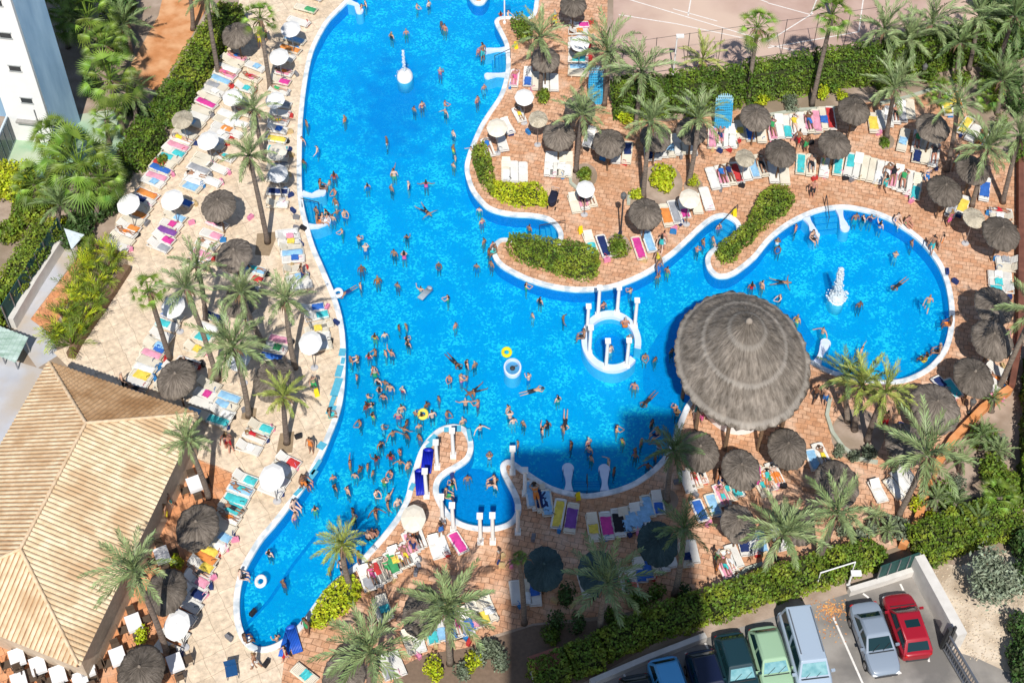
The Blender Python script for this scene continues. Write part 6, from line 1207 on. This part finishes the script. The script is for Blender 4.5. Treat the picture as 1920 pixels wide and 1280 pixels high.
p = MB(); p.add([(-.28, .1, .75), (.28, .1, .75), (.28, .5, .75), (-.28, .5, .75), (-.2, .2, 1.05), (.2, .2, 1.05), (.2, .45, 1.0), (-.2, .45, 1.0)], [(4, 5, 6, 7), (0, 1, 5, 4), (1, 2, 6, 5), (2, 3, 7, 6), (3, 0, 4, 7)]); obj('hood', p.mesh('hood', flat((.01, .012, .03))), o)
for x in (-.27, .27):
    for y in (-.35, .4): p = MB(); p.tube([(x-.03, y, .13), (x+.03, y, .13)], .13, 12); obj('wheel', p.mesh('wheel', M['tyre']), o)
p = MB(); p.tube([(-.25, .5, .6), (-.25, .75, 1.0), (.25, .75, 1.0), (.25, .5, .6)], .02, 6); obj('handle', p.mesh('handle', M['metal']), o); tag(o, 'dark blue pushchair right of the yellow flowering bed', 'pushchair')
b = at(436, 1264); o = empty('folding_chair', b, R(15)); p = MB(); p.box((0, 0, .4), (.6, .6, .04)); obj('seat', p.mesh('seat', flat((.01, .07, .2))), o); p = MB(); p.box((0, .32, .68), (.6, .04, .5)); obj('backrest', p.mesh('backrest', flat((.01, .07, .2))), o)
for sx in (-.28, .28):
    for sy in (-.28, .28): p = MB(); p.box((sx, sy, .2), (.035, .035, .4)); obj('leg', p.mesh('leg', M['metal']), o)
tag(o, 'dark blue folding chair alone on the beige deck near the bottom edge', 'chair')
bg = random.Random(3)
BAGS = [(545,368),(550,397),(556,410),(522,388),(569,430),(548,502),(1162,442),(1262,437),(1138,490),(1612,338),(1775,512),(1790,530),(430,1197),(500,1245),(475,1150),(1270,905),(1420,1020),(958,1060),(1000,1010),(1180,1050),(1040,1128),(1555,880),(1690,800),(1520,270),(1380,275),(1130,300),(990,250),(940,1062),(940,1045),(783,1052),(780,1075),(880,1205),(1455,1050),(1372,930),(1590,915),(370,690),(460,770),(300,690),(290,710),(520,655),(560,820),(470,410),(405,300),(360,420),(1890,560),(1880,690),(1840,820)]
BC = [('black', (.02, .02, .025)), ('navy', (.02, .04, .15)), ('red', (.5, .04, .04)), ('straw', (.55, .4, .2)), ('grey', (.2, .2, .22)), ('blue', (.03, .2, .5)), ('pink', (.7, .25, .4))]
BGM = {}
for x, y in BAGS+CLUT:
    n_, c_ = bg.choice(BC); b = at(x, y)
    if n_ not in BGM: m_ = MB(); m_.prism([(-.2, -.1), (.2, -.1), (.22, .1), (-.22, .1)], 0, .28); m_.tube([(-.12, 0, .26), (-.1, 0, .42), (.1, 0, .42), (.12, 0, .26)], .018, 5); BGM[n_] = m_.mesh('beach_bag', flat(c_))
    o = obj('beach_bag', BGM[n_]); o.location = (b.x, b.y, .002); o.rotation_euler.z = bg.uniform(0, 6.28); later(o, n_+' beach bag on the ground', 'bag', (x, y), 'beach bags')
# fallen leaves on the asphalt
mb = MB(); random.seed(2)
for i in range(260):
    t = random.random(); q = at(1555+random.gauss(0, 14)-t*6+t*14, 1140+random.gauss(0, 8)+(t**2)*70*(random.random() < .35)); a = random.uniform(0, 6.28); s_ = random.uniform(.04, .09)
    mb.add([(q.x+s_*math.cos(a+k*math.pi/2)*(1 if k % 2 else .5), q.y+s_*math.sin(a+k*math.pi/2)*(1 if k % 2 else .5), random.uniform(.004, .03)) for k in range(4)], [(0, 1, 2, 3)])
o = obj('fallen_leaves', mb.mesh('fallen_leaves', pmat('dry_orange_leaf', (.5, .2, .06), (.7, .38, .16), 8, .9, island=.3))); tag(o, kind='stuff')
# scrub on the sand and pebbles in the beds
mb = MB()
for i in range(900):
    yy = random.uniform(1060, 1240); q = at(random.uniform(1745+max(0, yy-1070)*.42, 1940), yy); s_ = random.uniform(.02, .06); mb.ball((q.x, q.y, s_*.3), (s_, s_, s_*.6), 5, 3)
o = obj('gravel', mb.mesh('gravel', pmat('pale_stone', (.5, .41, .31), (.66, .56, .44), 4, .9, island=.2))); tag(o, kind='stuff')
# ------------------------------------------------------------------ light
w = bpy.data.worlds.new('World'); sc.world = w; w.use_nodes = True; nt = w.node_tree
sky = nt.nodes.new('ShaderNodeTexSky'); sky.sky_type = 'NISHITA'; sky.sun_disc = False; sky.sun_elevation = R(EL); sky.sun_rotation = R(180); sky.air_density = 1.0; sky.dust_density = .6
nt.links.new(sky.outputs['Color'], nt.nodes['Background'].inputs['Color']); nt.nodes['Background'].inputs['Strength'].default_value = .09
sl = bpy.data.lights.new('sun', 'SUN'); sl.energy = 4.6; sl.angle = R(.5); sl.color = (1, .955, .88); so = bpy.data.objects.new('sun', sl); COL.objects.link(so); so.rotation_euler = (R(90-EL), 0, R(SUNAZ)); so.location = (0, -60, 90)
sc.view_settings.view_transform = 'Standard'; sc.view_settings.look = 'None'; sc.view_settings.exposure = EXPO; sc.view_settings.gamma = 1
sc.cycles.max_bounces = 6; sc.cycles.transparent_max_bounces = 12
finish_labels()
print('objects', len(bpy.data.objects))
